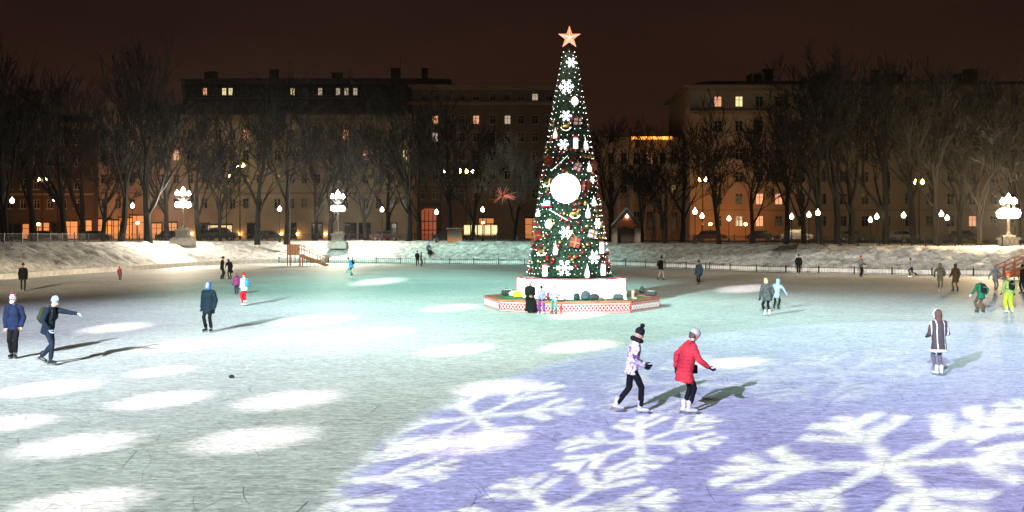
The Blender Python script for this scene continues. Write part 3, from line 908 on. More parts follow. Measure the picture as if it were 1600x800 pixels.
street_lamp(375, 259, 160, 2, 'tall yellow double street lamp in front of the ochre house')
street_lamp(729, 268, 165, 3, 'tall yellow triple street lamp left of the frosty round tree')
street_lamp(66, 281, 160, 2, 'tall yellow street lamp at the far left behind the trees', None, .2)
street_lamp(1098, 281, 155, 2, 'tall pale yellow double street lamp at the corner of the beige house')
street_lamp(1436, 285, 150, 2, 'tall pale double street lamp near the right edge')
street_lamp(354, 276, 166, 1, 'small yellow street lamp right of the tall double one', None, .2)
street_lamp(90, 312, 150, 2, 'white street lamp cluster behind the leaning tree at the left', GLOBE_S, .22)
street_lamp(689, 268, 150, 1, 'slim pale street lamp left of the triple yellow one', GLOBE_S, .16)
for k, (px, py, d) in enumerate(((60, 352, 163), (130, 352, 164), (215, 350, 164), (755, 350, 166), (1110, 352, 156), (1165, 352, 157))):
    lab = ['at the left edge', 'left of the leaning tree', 'behind the tallest bare tree', 'by the yellow bus stop', 'left in the orange street glow', 'right in the orange street glow'][k]
    p = PD(px, py, d); t = thing('sodium_street_light', 'low orange sodium street light ' + lab, 'street lamp', (p.x, p.y, GZ), 0, 'orange sodium lights along the street')
    h = p.z - GZ
    q = MB(); q.tube((0, 0, 0), (0, 0, h), .06, .05, 6); q.build('pole', IRON, t)
    g = MB(); g.lathe([(.1, h), (.2, h + .08), (.2, h + .25), (.08, h + .34)], 8); g.build('lamp_head', glow('sodium_orange', (1, .27, .045), 480), t)

# ------------------------------------------------------------------ parked cars, kiosk, bus shelter
def car(px, d, col, label, length=4.4, h=1.5, rz=0.0, lit=False):
    p = PD(px, 375, d); t = thing('parked_car', label, 'car', (p.x, d, GZ + .12), rz, 'cars parked along the street')
    L = length / 2; s = h / 1.5
    prof = [(-L, .35), (-L, .75 * s), (-L + .12, .9 * s), (-L + .7, .95 * s), (-L * .55, 1.42 * s), (-L * .2, h), (L * .25, h), (L * .55, .98 * s), (L - .25, .86 * s), (L - .02, .66 * s), (L, .35)]
    b = MB(); b.prism(prof, -.85, .85); b.build('body', mat('car_paint_' + col[0], col[1], .35, .05, 3, 0, .2), t)
    for yy in (-.86, .856):
        g = MB(); g.prism([(-L * .72, 1.0 * s), (-L * .5, 1.36 * s), (L * .22, 1.4 * s), (L * .47, 1.0 * s)], yy, yy + .006); g.build('side_window', GLASS_DARK, t)
    for x in (-L * .62, L * .62):
        for yy in (-.87, .67):
            wv = MB(); M = Matrix.Translation((x, yy, .32)) @ Matrix.Rotation(R(-90), 4, 'X')
            n = 12; vs = []
            wv.tube(M @ Vector((0, 0, 0)), M @ Vector((0, 0, .2)), .32, .32, 12); wo = wv.build('wheel', mat('tyre_rubber', (.02, .02, .02), .8), t)
            rv = MB(); rv.tube(M @ Vector((0, 0, -.01)), M @ Vector((0, 0, .21)), .18, .18, 8); rv.build('rim', mat('rim_steel', (.3, .3, .3), .4, .1, 3, 0, .8), wo)
    for yy in (-.62, .62):
        q = MB(); q.box(L - .1, L + .012, yy - .18, yy + .18, .62 * s, .76 * s); q.build('headlight', mat('lamp_glass', (.6, .6, .58), .2), t)
        q = MB(); q.box(-L - .012, -L + .1, yy - .16, yy + .16, .66 * s, .82 * s); q.build('tail_light', glow('tail_light_on', (1, .03, .02), 2.5, False) if lit else mat('tail_light_red', (.3, .01, .01), .3), t)
BLK = ('black', (.02, .02, .022)); GRY = ('grey', (.04, .04, .042)); WHT = ('white', (.4, .4, .39)); RED = ('red', (.07, .008, .007)); GRN = ('green', (.04, .09, .06))
car(70, 152, BLK, 'black car parked at the far left behind the trees', rz=.03)
car(150, 153, GRY, 'grey car parked in front of the orange shop windows')
car(268, 152, BLK, 'black car parked behind the left five globe lamp')
car(345, 153, BLK, 'black van parked by the wide lit shop window', 5.0, 2.0)
car(420, 152, GRY, 'dark grey car parked by the ochre house')
car(602, 150, RED, 'dark red car with glowing tail lights right of the brightest lamp', lit=True)
car(700, 152, BLK, 'black car parked right of the red archway')
car(1110, 146, RED, 'dark red car standing in the orange street glow')
car(1190, 146, BLK, 'black car parked behind the forked tree')
car(1243, 145, WHT, 'white car parked on the right behind the path lamps', 4.6, 1.7)
car(1330, 146, GRN, 'dark green car parked behind the thick trunk pair')
car(1408, 145, WHT, 'pale snow covered car under the single path lamp')
car(1505, 146, BLK, 'black car parked near the right edge')
# bus shelter with yellow light
y = 154; x0, x1 = XX(724, y), XX(778, y)
t = thing('bus_shelter', 'long yellow lit bus shelter under the frosty round tree', 'bus shelter', ((x0 + x1) / 2, y, GZ + .1)); hw = (x1 - x0) / 2
q = MB(); q.box(-hw, hw, -.8, .8, 2.45, 2.62); q.build('roof', IRON, t)
q = MB(); q.box(-hw, hw, .74, .8, .25, .8); q.build('low_wall', W_GREY, t)
n = 5
for k in range(n):
    a = -hw + 2 * hw * k / n
    q = MB(); q.box(a + .08, a + 2 * hw / n - .08, .74, .78, .9, 2.35); q.build('light_panel', LIT_YEL, t)
for k in range(n + 1):
    a = -hw + .05 + (2 * hw - .1) * k / n
    q = MB(); q.box(a - .05, a + .05, -.7, -.6, 0, 2.45); q.build('post', IRON, t)
# small wooden kiosk left of that shelter
p = PD(711, 378, 134); t = thing('park_kiosk', 'small square dark wooden kiosk on the bank beside the bus shelter', 'kiosk', (p.x, p.y, GZ))
q = MB(); q.box(-.95, .95, -.8, .8, 0, 1.75); q.build('wall', WOOD, t)
q = MB(); q.prism([(-1.1, 1.755), (1.1, 1.755), (1.1, 1.9), (-1.1, 1.9)], -.95, .95); q.build('roof', SNOW, t)
q = MB(); q.box(-.6, .6, -.84, -.804, .8, 1.5); q.build('hatch', W_GREY, t)
# little gabled summer house, right of the decorated tree
d = 126
p = PD(979, 378, d); t = thing('gabled_kiosk', 'little gabled wooden house with pale posts and snowy gable right of the decorated tree', 'kiosk', (p.x, p.y, GZ))
k = d / F
q = MB(); zt = ZZ(327, d) - GZ; ze = ZZ(352, d) - GZ
q.prism([(-22 * k, ze - .2), (-22 * k, ze), (0, zt), (22 * k, ze), (22 * k, ze - .2), (0, zt - .35)], -.5, 2.4); q.build('roof', ROOF, t)
q = MB(); q.prism([(-21 * k, ze + .002), (0, zt + .002), (21 * k, ze + .002), (21 * k, ze + .12), (0, zt + .2), (-21 * k, ze + .12)], -.45, 2.3); q.build('snow_cap', SNOW, t)
for sx in (-1, 1):
    for yy in (-.3, 2.0):
        q = MB(); q.box(sx * 18 * k - .24, sx * 18 * k + .24, yy - .2, yy + .2, -.2, ze - .3); q.build('post', CORN, t)
q = MB(); q.box(-16 * k, 16 * k, 2.0, 2.12, 0, ze - .35); q.build('back_wall', W_DARK, t)
q = MB(); q.prism([(-17 * k, ze - .18), (0, zt - .5), (17 * k, ze - .18)], -.35, -.2); q.build('gable_board', WOOD, t)
q = MB(); q.lathe([(x_, z) for x_, z in teardrop(.16)], 8, (0, -.55, zt - .9)); q.build('lantern', GLOBE_S, t)

# ------------------------------------------------------------------ decorated tree and its platform
TC = Vector((2.86, 49.8, 0)); PH = .52; BH = 1.47
RED_P = mat('red_paint', (.36, .02, .025), .5, .15, 4); WHITE_P = mat('white_paint', (.60, .58, .57), .55, .06, 3)
CARPET = mat('green_carpet', (.03, .13, .05), .95, .25, 12, .3); EDGEW = mat('worn_red_edge', (.36, .10, .06), .7, .3, 5)
plat = thing('tree_platform', 'octagonal red and white patterned platform with glowing white plinth under the decorated tree', 'platform', TC)
A0 = 9 + 45
def octv(Rr, k, z=0.0):
    a = R(-(9 + 45 * k)); return Vector((Rr * math.cos(a), Rr * math.sin(a), z))
RO, RI = 4.28, 2.65
dk = MB(); dk.add([octv(RO - .06, k, PH) for k in range(8)] + [octv(RO - .06, k, PH - .08) for k in range(8)], [tuple(range(8))[::-1], tuple(range(8, 16))] + [(k, (k + 1) % 8, 8 + (k + 1) % 8, 8 + k) for k in range(8)])
dk.build('deck', CARPET, plat)
for k in range(8):
    a, b = octv(RO, k), octv(RO, k + 1); c = (a + b) / 2; L = (b - a).length
    X = (b - a).normalized(); Yn = -c.normalized(); M = Matrix(((X.x, Yn.x, 0, c.x), (X.y, Yn.y, 0, c.y), (0, 0, 1, 0), (0, 0, 0, 1)))
    q = MB(); q.box(-L / 2, L / 2, 0, .05, 0, PH - .05, M); sp = q.build('side_panel', RED_P, plat)
    q = MB()
    for z0, z1 in ((.035, .055), (.09, .10), (.38, .39), (.42, .44)): q.box(-L / 2 + .03, L / 2 - .03, -.012, -.003, z0, z1, M)
    n = 18; st = (L - .12) / n
    for i in range(n):
        x0 = -L / 2 + .06 + i * st
        for s in (0, 1):
            za, zb = (.125, .355) if s == 0 else (.355, .125)
            p0, p1 = M @ Vector((x0, -.008 - .006 * s, za)), M @ Vector((x0 + st, -.008 - .006 * s, zb)); q.tube(p0, p1, .013, .013, 4)
        q.tube(M @ Vector((x0 + st / 2, -.012, .24)), M @ Vector((x0 + st / 2, -.002, .24)), .03, .03, 6)
    q.build('lattice', WHITE_P, sp)
    q = MB(); q.box(-L / 2 - .02, L / 2 + .02, -.04, .34, PH - .045, PH + .03, M); q.build('edge_board', EDGEW, plat)
    a, b = octv(RI, k), octv(RI, k + 1); c = (a + b) / 2; L = (b - a).length; Yn = -c.normalized()
    M = Matrix(((X.x, Yn.x, 0, c.x), (X.y, Yn.y, 0, c.y), (0, 0, 1, 0), (0, 0, 0, 1)))
    q = MB(); q.box(-L / 2 + .03, L / 2 - .03, 0, .05, PH + .04, BH - .03, M); q.build('lit_panel', PANEL, plat)
    q = MB(); q.box(-L / 2, L / 2, -.02, .07, BH - .028, BH + .02, M); q.box(-L / 2, L / 2, -.02, .07, PH + .004, PH + .038, M)
    q.box(-L / 2 - .02, -L / 2 + .028, -.022, .072, PH + .039, BH - .029, M); q.build('panel_frame', RED_P, plat)
q = MB(); q.add([octv(RI, k, BH) for k in range(8)], [tuple(range(8))[::-1]]); q.build('plinth_top', WHITE_P, plat)


def tr(z):
    t = max(0, min(1, (z - 1.5) / 11.2)); return .17 + 1.83 * (1 - t) ** .9
FOL = mat('fir_needles', (.012, .032, .018), .75, .5, 3)
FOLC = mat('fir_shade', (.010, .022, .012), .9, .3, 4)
TB = TC + Vector((-.09, 0, BH))
xt = thing('decorated_tree', 'tall slim decorated fir tree with white lights and a red star on top', 'christmas tree', TB)
q = MB(); q.lathe([(.12, .005), (.12, 1.2), (.08, 6), (.03, 11.0)], 8); q.build('trunk', BARK, xt)
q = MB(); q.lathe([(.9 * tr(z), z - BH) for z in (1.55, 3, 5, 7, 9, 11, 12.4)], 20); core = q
rg = random.Random(3); q2 = MB()
for i in range(10500):
    z = 1.55 + 11.0 * (1 - math.sqrt(rg.random())) ** 1.0
    a = rg.uniform(0, 2 * math.pi); r = tr(z) * (rg.uniform(.84, 1.0) + .13 * noise.noise(Vector((math.cos(a) * 2.2, math.sin(a) * 2.2, z * 1.6))))
    p = Vector((r * math.cos(a), r * math.sin(a), z - BH)); out = Vector((math.cos(a), math.sin(a), 0)); tg = Vector((-math.sin(a), math.cos(a), 0))
    for k in range(3):
        d = (out * rg.uniform(.3, 1) + tg * rg.uniform(-.9, .9) + Vector((0, 0, rg.uniform(-.7, .5)))).normalized() * rg.uniform(.09, .20)
        wv = d.cross(Vector((rg.uniform(-1, 1), rg.uniform(-1, 1), rg.uniform(-1, 1)))).normalized() * .028
        q2.add([p - wv, p + wv, p + d], [(0, 1, 2)])
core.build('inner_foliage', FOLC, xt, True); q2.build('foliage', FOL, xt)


def tpos(px, py, out=.10):
    d = 48.6; x = (px - 800) / F * d - TB.x; z = HC - (py - HOR) * d / F
    r = tr(z) + out; x = max(-r * .985, min(r * .985, x)); yy = -math.sqrt(max(r * r - x * x, .01))
    return Vector((TB.x + x, TB.y + yy, z)), math.atan2(x, -yy)


# star
def star_mesh(R1, R2, t, m):
    b = MB(); vs = [Vector((0, -t, 0)), Vector((0, t, 0))]
    for k in range(10):
        a = math.pi / 2 + k * math.pi / 5; r_ = R1 if k % 2 == 0 else R2; vs.append(Vector((r_ * math.cos(a), 0, r_ * math.sin(a))))
    fs = []
    for k in range(10): i, j = 2 + k, 2 + (k + 1) % 10; fs += [(0, i, j), (1, j, i)]
    b.add(vs, fs); return b
st = thing('star_topper', 'glowing orange red five pointed star on the tip of the decorated tree', 'star', (TB.x + .02, TB.y, 12.75))
b = star_mesh(.58, .23, .16, None).build('star_body', glow('star_orange', (1, .27, .11), 1.15), st); b.location = (0, 0, .38)
b = star_mesh(.25, .10, .2, None).build('star_core', glow('star_core', (1, .50, .24), 1.3), st); b.location = (0, -.02, .38)
for k in range(5):
    a = math.pi / 2 + k * 2 * math.pi / 5; q = MB()
    q.tube((0, -.17, .38), (math.cos(a) * .52, -.03, .38 + math.sin(a) * .52), .022, .012, 4); q.build('star_rib', glow('star_rib', (1, .6, .4), 1.6, False), st)
q = MB(); q.lathe([(.10, -.3), (.10, -.1), (.05, .02)], 8); q.build('socket', IRON, st)

# light strings: rows of bulbs
rows = []; z = 1.75
while z < 12.5: rows.append(z); z += .275
bm_led = MB(); bm_led.ell((0, 0, 0), .015, .015, .018, None, 5, 3); bulb = bm_led.mesh('bulb', LED)
ls = thing('light_string', 'strings of tiny white light bulbs wound round the decorated tree', 'string lights', TB)
cand = []
for i, z in enumerate(rows):
    n = max(6, int(2 * math.pi * tr(z) / .26))
    for k in range(n):
        if rg.random() < .12: continue
        a = 2 * math.pi * (k + .5 * (i % 2)) / n + rg.uniform(-.03, .03); zz = z + rg.uniform(-.03, .03) - .06 * abs(math.sin(a * 3)); r = tr(zz) + .07
        cand.append(Vector((r * math.cos(a), r * math.sin(a), zz - BH)))
front = sorted([c for c in cand if c.y < .2], key=lambda c: c.z)
step = len(front) / 300; sel = set(int(i * step) for i in range(300)); rest = MB()
for i, c in enumerate(front):
    if i in sel: o = link('bulb', bulb, ls); o.location = c
    else: rest.ell(c, .015, .015, .018, None, 5, 3)
for c in cand:
    if c.y >= .2: rest.ell(c, .015, .015, .018, None, 4, 2)
stuff(rest.build('bulb', LED, ls))
for z in rows[::2]:
    wire = MB(); n = 16
    for k in range(n):
        a, b2 = 2 * math.pi * k / n, 2 * math.pi * (k + 1) / n; r = tr(z) + .05
        wire.tube((r * math.cos(a), r * math.sin(a), z - BH), (r * math.cos(b2), r * math.sin(b2), z - BH), .008, .008, 3, False)
    wire.build('wire', FOLC, ls)
# baubles
BR = mat('red_bauble', (.20, .008, .012), .18, .1, 3, 0, .3, None, .6); BG = mat('gold_bauble', (.45, .27, .09), .22, .1, 3, 0, .8, None, .6)
for m, lab, n, gr in ((BR, 'small shiny red bauble hanging on the decorated tree', 95, 'red baubles on the decorated tree'), (BG, 'small shiny gold bauble hanging on the decorated tree', 55, 'gold baubles on the decorated tree')):
    s = MB(); s.ell((0, 0, 0), .085, .085, .085, None, 10, 7); s.lathe([(.025, .08), (.025, .11)], 6); me = s.mesh('bauble', m, True)
    for k in range(n):
        z = 1.8 + 10.2 * (1 - math.sqrt(1 - .93 * rg.random())); a = rg.uniform(-math.pi, 0); r = tr(z) + .06
        o = link('bauble', me); o.location = TB + Vector((r * math.cos(a), r * math.sin(a), z - BH)); tag(o, lab.replace('hanging on', 'hanging ' + ('low', 'half way up', 'high')[0 if z < 4.2 else (1 if z < 7.5 else 2)] + ' on the ' + ('left side', 'front', 'right side')[0 if math.cos(a) < -.4 else (1 if math.cos(a) < .4 else 2)] + ' of'), 'bauble', gr)
# snowflake ornaments
def flake_ornament(Rr):
    q = MB()
    for k in range(6):
        a = k * math.pi / 3; u = Vector((math.cos(a), 0, math.sin(a))); q.tube(u * .12 * Rr, u * Rr, .05 * Rr, .04 * Rr, 4)
        for f, l in ((.45, .30), (.72, .26)):
            for s in (-1, 1):
                b_ = a + s * math.pi / 3.4; v = Vector((math.cos(b_), 0, math.sin(b_))); q.tube(u * f * Rr, u * f * Rr + v * l * Rr, .042 * Rr, .036 * Rr, 4)
        a2 = a + math.pi / 3; u2 = Vector((math.cos(a2), 0, math.sin(a2))); q.tube(u * .30 * Rr, u2 * .30 * Rr, .05 * Rr, .05 * Rr, 4)
    return q
def place(o, px, py, out=.12, roll=0.0):
    p, az = tpos(px, py, out); o.location = p; o.rotation_euler = (0, roll, az)
for px, py, s, lab in ((894, 93.5, 9, 'glowing white snowflake ornament nearest the red star'), (886, 133, 12.5, 'glowing white snowflake ornament second from the top of the tree'), (885, 180, 9.5, 'glowing white snowflake ornament above the gold rocking horse near the top'),
                       (880, 225.5, 9.5, 'glowing white snowflake ornament above the big lit ball'), (882.5, 363, 10.5, 'glowing white snowflake ornament left above the red ribboned gift'), (927.4, 402, 11, 'tilted glowing white snowflake ornament at the lower right of the tree'),
                       (880.6, 417.7, 13.5, 'largest glowing white snowflake ornament at the foot of the tree'), (934, 349, 9, 'glowing white snowflake ornament on the right rim of the tree'), (926, 281, 6.5, 'small glowing white snowflake ornament right of the big lit ball')):
    o = flake_ornament(s * 48.2 / F).build('snowflake_ornament', FLAKE); tag(o, lab, 'ornament', 'snowflakes on the decorated tree'); place(o, px, py, .14)
# big lit ball
p, az = tpos(883, 295, .25)
o = thing('lit_ball', 'big glowing white ball in the middle of the decorated tree', 'light ball', p)
q = MB(); q.ell((0, 0, 0), .69, .42, .69, None, 28, 16); q.build('ball', BALLW, o, True)
q = MB(); q.lathe([(.70, -.03), (.715, 0), (.70, .03)], 28); rm = q.build('rim', WHITE_P, o); rm.rotation_euler = (R(90), 0, 0)
# figurines
def bottle(h, w_=.14):
    q = MB(); q.lathe([(w_ * .75, 0), (w_, .05 * h), (w_ * .9, .4 * h), (w_ * .5, .62 * h), (w_ * .2, .72 * h), (w_ * .12, h * .95), (.01, h)], 9); return q
for px, py, h, roll, lab in ((868, 215, 17, 0, 'white glowing icicle ornament left of the top rocking horse'), (917, 234, 22, -.15, 'long white glowing icicle ornament on the right side above the ball'), (922, 268, 17, -.1, 'white glowing icicle ornament right above the big lit ball'),
                             (918, 341, 22, 0, 'white bottle shaped ornament right of the middle rocking horse'), (867, 398, 22, 0, 'white bottle shaped ornament left of the red ribboned gift'), (915.7, 433, 22, 0, 'white bottle shaped ornament at the foot of the tree right of the largest snowflake'),
                             (841, 338, 13, .1, 'white bottle shaped ornament on the left rim below the toy train'), (928.7, 322, 17, -.1, 'white icicle ornament on the right rim below the gift')):
    t = thing('icicle_ornament', lab, 'ornament', (0, 0, 0), 0, 'white icicles and bottles on the decorated tree'); place(t, px, py, .12, roll)
    hh = h * .0302; bottle(hh, .12).build('glass_body', LITW, t, True)
    q = MB(); q.lathe([(.125, hh * .05), (.125, hh * .1)], 9); q.build('band', RED_P, t)
for px, py, lab in ((899.6, 232, 'white scroll ornament with red rim above the big lit ball'), (851, 431, 'white scroll ornament with red top at the lower left of the tree'), (940, 396, 'white scroll ornament on the right rim near the tilted snowflake'), (942, 430, 'white scroll ornament at the lower right rim')):
    t = thing('scroll_ornament', lab, 'ornament', (0, 0, 0), 0, 'white scrolls on the decorated tree'); place(t, px, py, .12)
    q = MB(); q.lathe([(.115, 0), (.125, .05), (.115, .48), (.12, .53)], 10); q.build('scroll', LITW, t, True)
    q = MB(); q.lathe([(.135, .5), (.145, .54), (.135, .58)], 10); q.build('rim', RED_P, t)
for px, py, lab in ((899, 156.5, 'white glowing lantern ornament near the top of the tree'), (857, 351, 'white glowing lantern ornament left of the lower snowflake')):
    t = thing('lantern_ornament', lab, 'ornament', (0, 0, 0), 0, 'lanterns on the decorated tree'); place(t, px, py, .12)
    q = MB(); q.lathe([(.09, -.18), (.17, -.1), (.19, .05), (.13, .16), (.03, .24)], 6); q.build('lantern_body', LITW, t)
    q = MB(); q.lathe([(.04, .24), (.05, .28), (.01, .32)], 6); q.build('cap', BG, t)
for px, py, s, roll, lab in ((896.5, 378.7, .46, .2, 'dark red gift box ornament with gold ribbon at the centre of the lower tree'), (858, 251, .40, -.3, 'red gift box ornament on the left rim above the big lit ball'), (928, 258, .36, .3, 'red gift box ornament on the right rim above the big lit ball'),
                             (917, 291, .42, .1, 'red gift box ornament right of the big lit ball'), (838.7, 369, .44, -.2, 'red and gold gift box ornament on the left rim of the lower tree'), (902, 261, .3, .4, 'pinkish gift box ornament above right of the big lit ball'), (925, 366, .36, .3, 'pinkish gift box ornament on the right above the tilted snowflake'), (903, 189, .3, .1, 'pale gift box ornament right of the upper snowflake')):
    t = thing('gift_ornament', lab, 'ornament', (0, 0, 0), 0, 'gift boxes on the decorated tree'); place(t, px, py, .15, roll); h = s / 2
    m = mat('gift_red', (.13, .006, .010), .35, .2, 4) if 'pink' not in lab and 'pale' not in lab else mat('gift_pink', (.45, .25, .32), .45, .2, 4)
    q = MB(); q.box(-h, h, -h * .6, h * .6, -h, h); q.build('box', m, t)
    q = MB(); q.box(-.035, .035, -h * .6 - .012, h * .6 + .01, -h - .01, h + .01); q.box(-h - .01, h + .01, -h * .6 - .009, h * .6 + .007, -.03, .03)
    q.tube((0, -h * .5, h), (-.14, -h * .5, h + .12), .03, .02, 5); q.tube((0, -h * .5, h), (.14, -h * .5, h + .12), .03, .02, 5); q.build('ribbon', BG, t)
for px, py, lab in ((897, 335, 'gold rocking horse ornament below the big lit ball'), (846, 393, 'gold rocking horse ornament on the lower left of the tree'), (884.5, 197, 'gold rocking horse ornament near the top of the tree'), (855, 285, 'gold rocking horse ornament left of the big lit ball')):
    t = thing('rocking_horse_ornament', lab, 'ornament', (0, 0, 0), 0, 'rocking horses on the decorated tree'); place(t, px, py, .16); t.scale = (1.15,) * 3
    q = MB(); q.capsule((-.1, 0, .02), (.1, 0, .03), .075, .07); q.capsule((.1, 0, .06), (.17, 0, .18), .05, .035); q.capsule((.16, 0, .19), (.24, 0, .15), .035, .025)
    for x in (-.12, .11):
        for yy in (-.04, .04): q.capsule((x, yy, 0), (x * 1.3, yy * 1.4, -.16), .025, .018, 6, 2)
    q.capsule((-.16, 0, .05), (-.22, 0, -.06), .02, .01, 6, 2); q.build('horse', BG, t, True)
    q = MB()
    for yy in (-.06, .06): q.path([Vector((.24 * math.sin(a), yy, .08 - .25 * math.cos(a))) for a in (-1.1, -.55, 0, .55, 1.1)], [.016] * 5, 5)
    q.build('rocker', LITW, t)
t = thing('train_ornament', 'pale toy train ornament on the left rim below the big lit ball', 'ornament', (0, 0, 0)); place(t, 853, 320, .16)
q = MB(); q.box(-.2, .02, -.09, .09, -.06, .08); q.box(.03, .2, -.09, .09, -.06, .2); q.lathe([(.03, .08), (.045, .2)], 7, (-.12, 0, 0)); q.build('engine', mat('toy_lilac', (.5, .42, .6), .4), t)
for x in (-.14, -.03, .12):
    q = MB(); q.tube((x, -.12, -.08), (x, -.09, -.08), .05, .05, 8); q.build('wheel', RED_P, t)
q = MB()
for k in range(7): q.tube((-.42 + .12 * k, 0, -.2 + .1 * k), (-.30 + .12 * k, 0, -.1 + .1 * k), .02, .02, 5)
o = q.build('garland', glow('green_garland', (.45, 1, .5), .5, False)); tag(o, 'thin green glowing garland strand above the big lit ball', 'garland'); place(o, 874, 260, .1)
o = q.build('garland', glow('green_garland', (.45, 1, .5), .5, False)); tag(o, 'thin green glowing garland strand below the big lit ball', 'garland'); place(o, 868, 338, .1); o.rotation_euler[1] = 1.2

# ------------------------------------------------------------------ bags left on the platform
def rounded(name, parts, m, parent, v=.02):
    q = MB()
    for c, rx, ry, rz_ in parts: q.ell(c, rx, ry, rz_, None, 12, 8)
    return vox(q.build(name, m, parent), v, 3)
def bag(px, py, zb, w_, h, col, label, kind='duffel', name='backpack', rz=0.0):
    p = P(px, py, zb); t = thing(name, label, 'bag', p, rz)
    m = mat('bag_' + col[0], col[1], .8, .25, 9, .3)
    if kind == 'pack':
        rounded('bag_body', [((0, 0, h * .35), w_ / 2, w_ * .36, h * .36), ((0, 0, h * .62), w_ * .44, w_ * .32, h * .38)], m, t)
        rounded('front_pocket', [((0, -w_ * .3, h * .32), w_ * .34, w_ * .16, h * .24)], m, t)
        q = MB(); q.path([Vector((-.06, .02, h * .96)), Vector((-.04, .02, h * 1.07)), Vector((.04, .02, h * 1.07)), Vector((.06, .02, h * .96))], [.014] * 4, 5); q.build('handle', IRON, t)
    else:
        q = MB(); q.capsule((-w_ * .28, 0, h * .45), (w_ * .28, 0, h * .45), h * .44, h * .42); vox(q.build('bag_body', m, t), .02, 3)
        q = MB(); q.path([Vector((-w_ * .2, -.03, h * .8)), Vector((-w_ * .1, -.03, h * 1.08)), Vector((w_ * .1, -.03, h * 1.08)), Vector((w_ * .2, -.03, h * .8))], [.016] * 4, 5); q.build('handle', IRON, t)
        q = MB(); q.tube((-w_ * .3, -h * .1, h * .88), (w_ * .3, -h * .1, h * .88), .012, .012, 4); q.build('zip', WHITE_P, t)
    return t
bag(792, 462, PH, .55, .34, BLK, 'black sports bag lying at the left corner of the green deck', 'duffel', 'sports_bag', .4)
bag(802, 463, PH, .35, .30, ('white', (.6, .6, .6)), 'white bag lying between the black and the yellow bag', 'duffel', 'sports_bag', .2)
bag(811, 465, PH, .62, .36, ('yellow', (.75, .55, .02)), 'bright yellow sports bag on the left part of the deck', 'duffel', 'sports_bag', .5)
bag(857, 468, PH + .02, .22, .36, ('maroon', (.22, .03, .06)), 'small maroon backpack standing between two seated children', 'pack')
bag(901, 469, PH + .02, .34, .33, BLK, 'black backpack at the left end of the middle row of bags', 'pack')
bag(915, 469, PH + .02, .50, .44, ('slate', (.05, .055, .07)), 'largest dark slate backpack in the middle row of bags', 'pack')
bag(929, 469, PH + .02, .34, .34, ('charcoal', (.03, .032, .035)), 'charcoal backpack with pale zip in the middle row of bags', 'duffel', 'sports_bag', .3)
bag(939, 469.5, PH + .02, .22, .17, ('taupe', (.12, .08, .07)), 'small brown pouch at the right end of the middle row of bags', 'duffel', 'pouch')
bag(966, 468, PH + .02, .42, .30, ('graphite', (.05, .05, .055)), 'dark grey shopping bag right of the glowing plinth', 'duffel', 'sports_bag', -.3)
bag(1003, 459, PH, .30, .36, BLK, 'round black backpack on the right rear of the deck', 'pack')
bag(1017, 463.5, PH, .55, .32, BLK, 'flat black sports bag at the right corner of the deck', 'duffel', 'sports_bag', -.3)
def loose_boot(px, py, zb, m, label, rz):
    t = thing('winter_boot', label, 'boot', P(px, py, zb), rz)
    q = MB(); q.capsule((0, 0, .08), (0, .0, .38), .075, .085); q.capsule((0, 0, .06), (0, -.16, .055), .065, .055); vox(q.build('boot_shaft', m, t), .016, 3)
    q = MB(); q.box(-.06, .06, -.22, .08, 0, .03); q.build('sole', IRON, t)
loose_boot(976.5, 469, PH + .02, mat('cream_felt', (.6, .52, .45), .9), 'tall cream felt boot standing on the deck edge', .3)
loose_boot(989, 468, PH + .02, mat('brown_white_boot', (.3, .2, .15), .9, .5), 'short brown boot lying on the right part of the deck', 1.2)

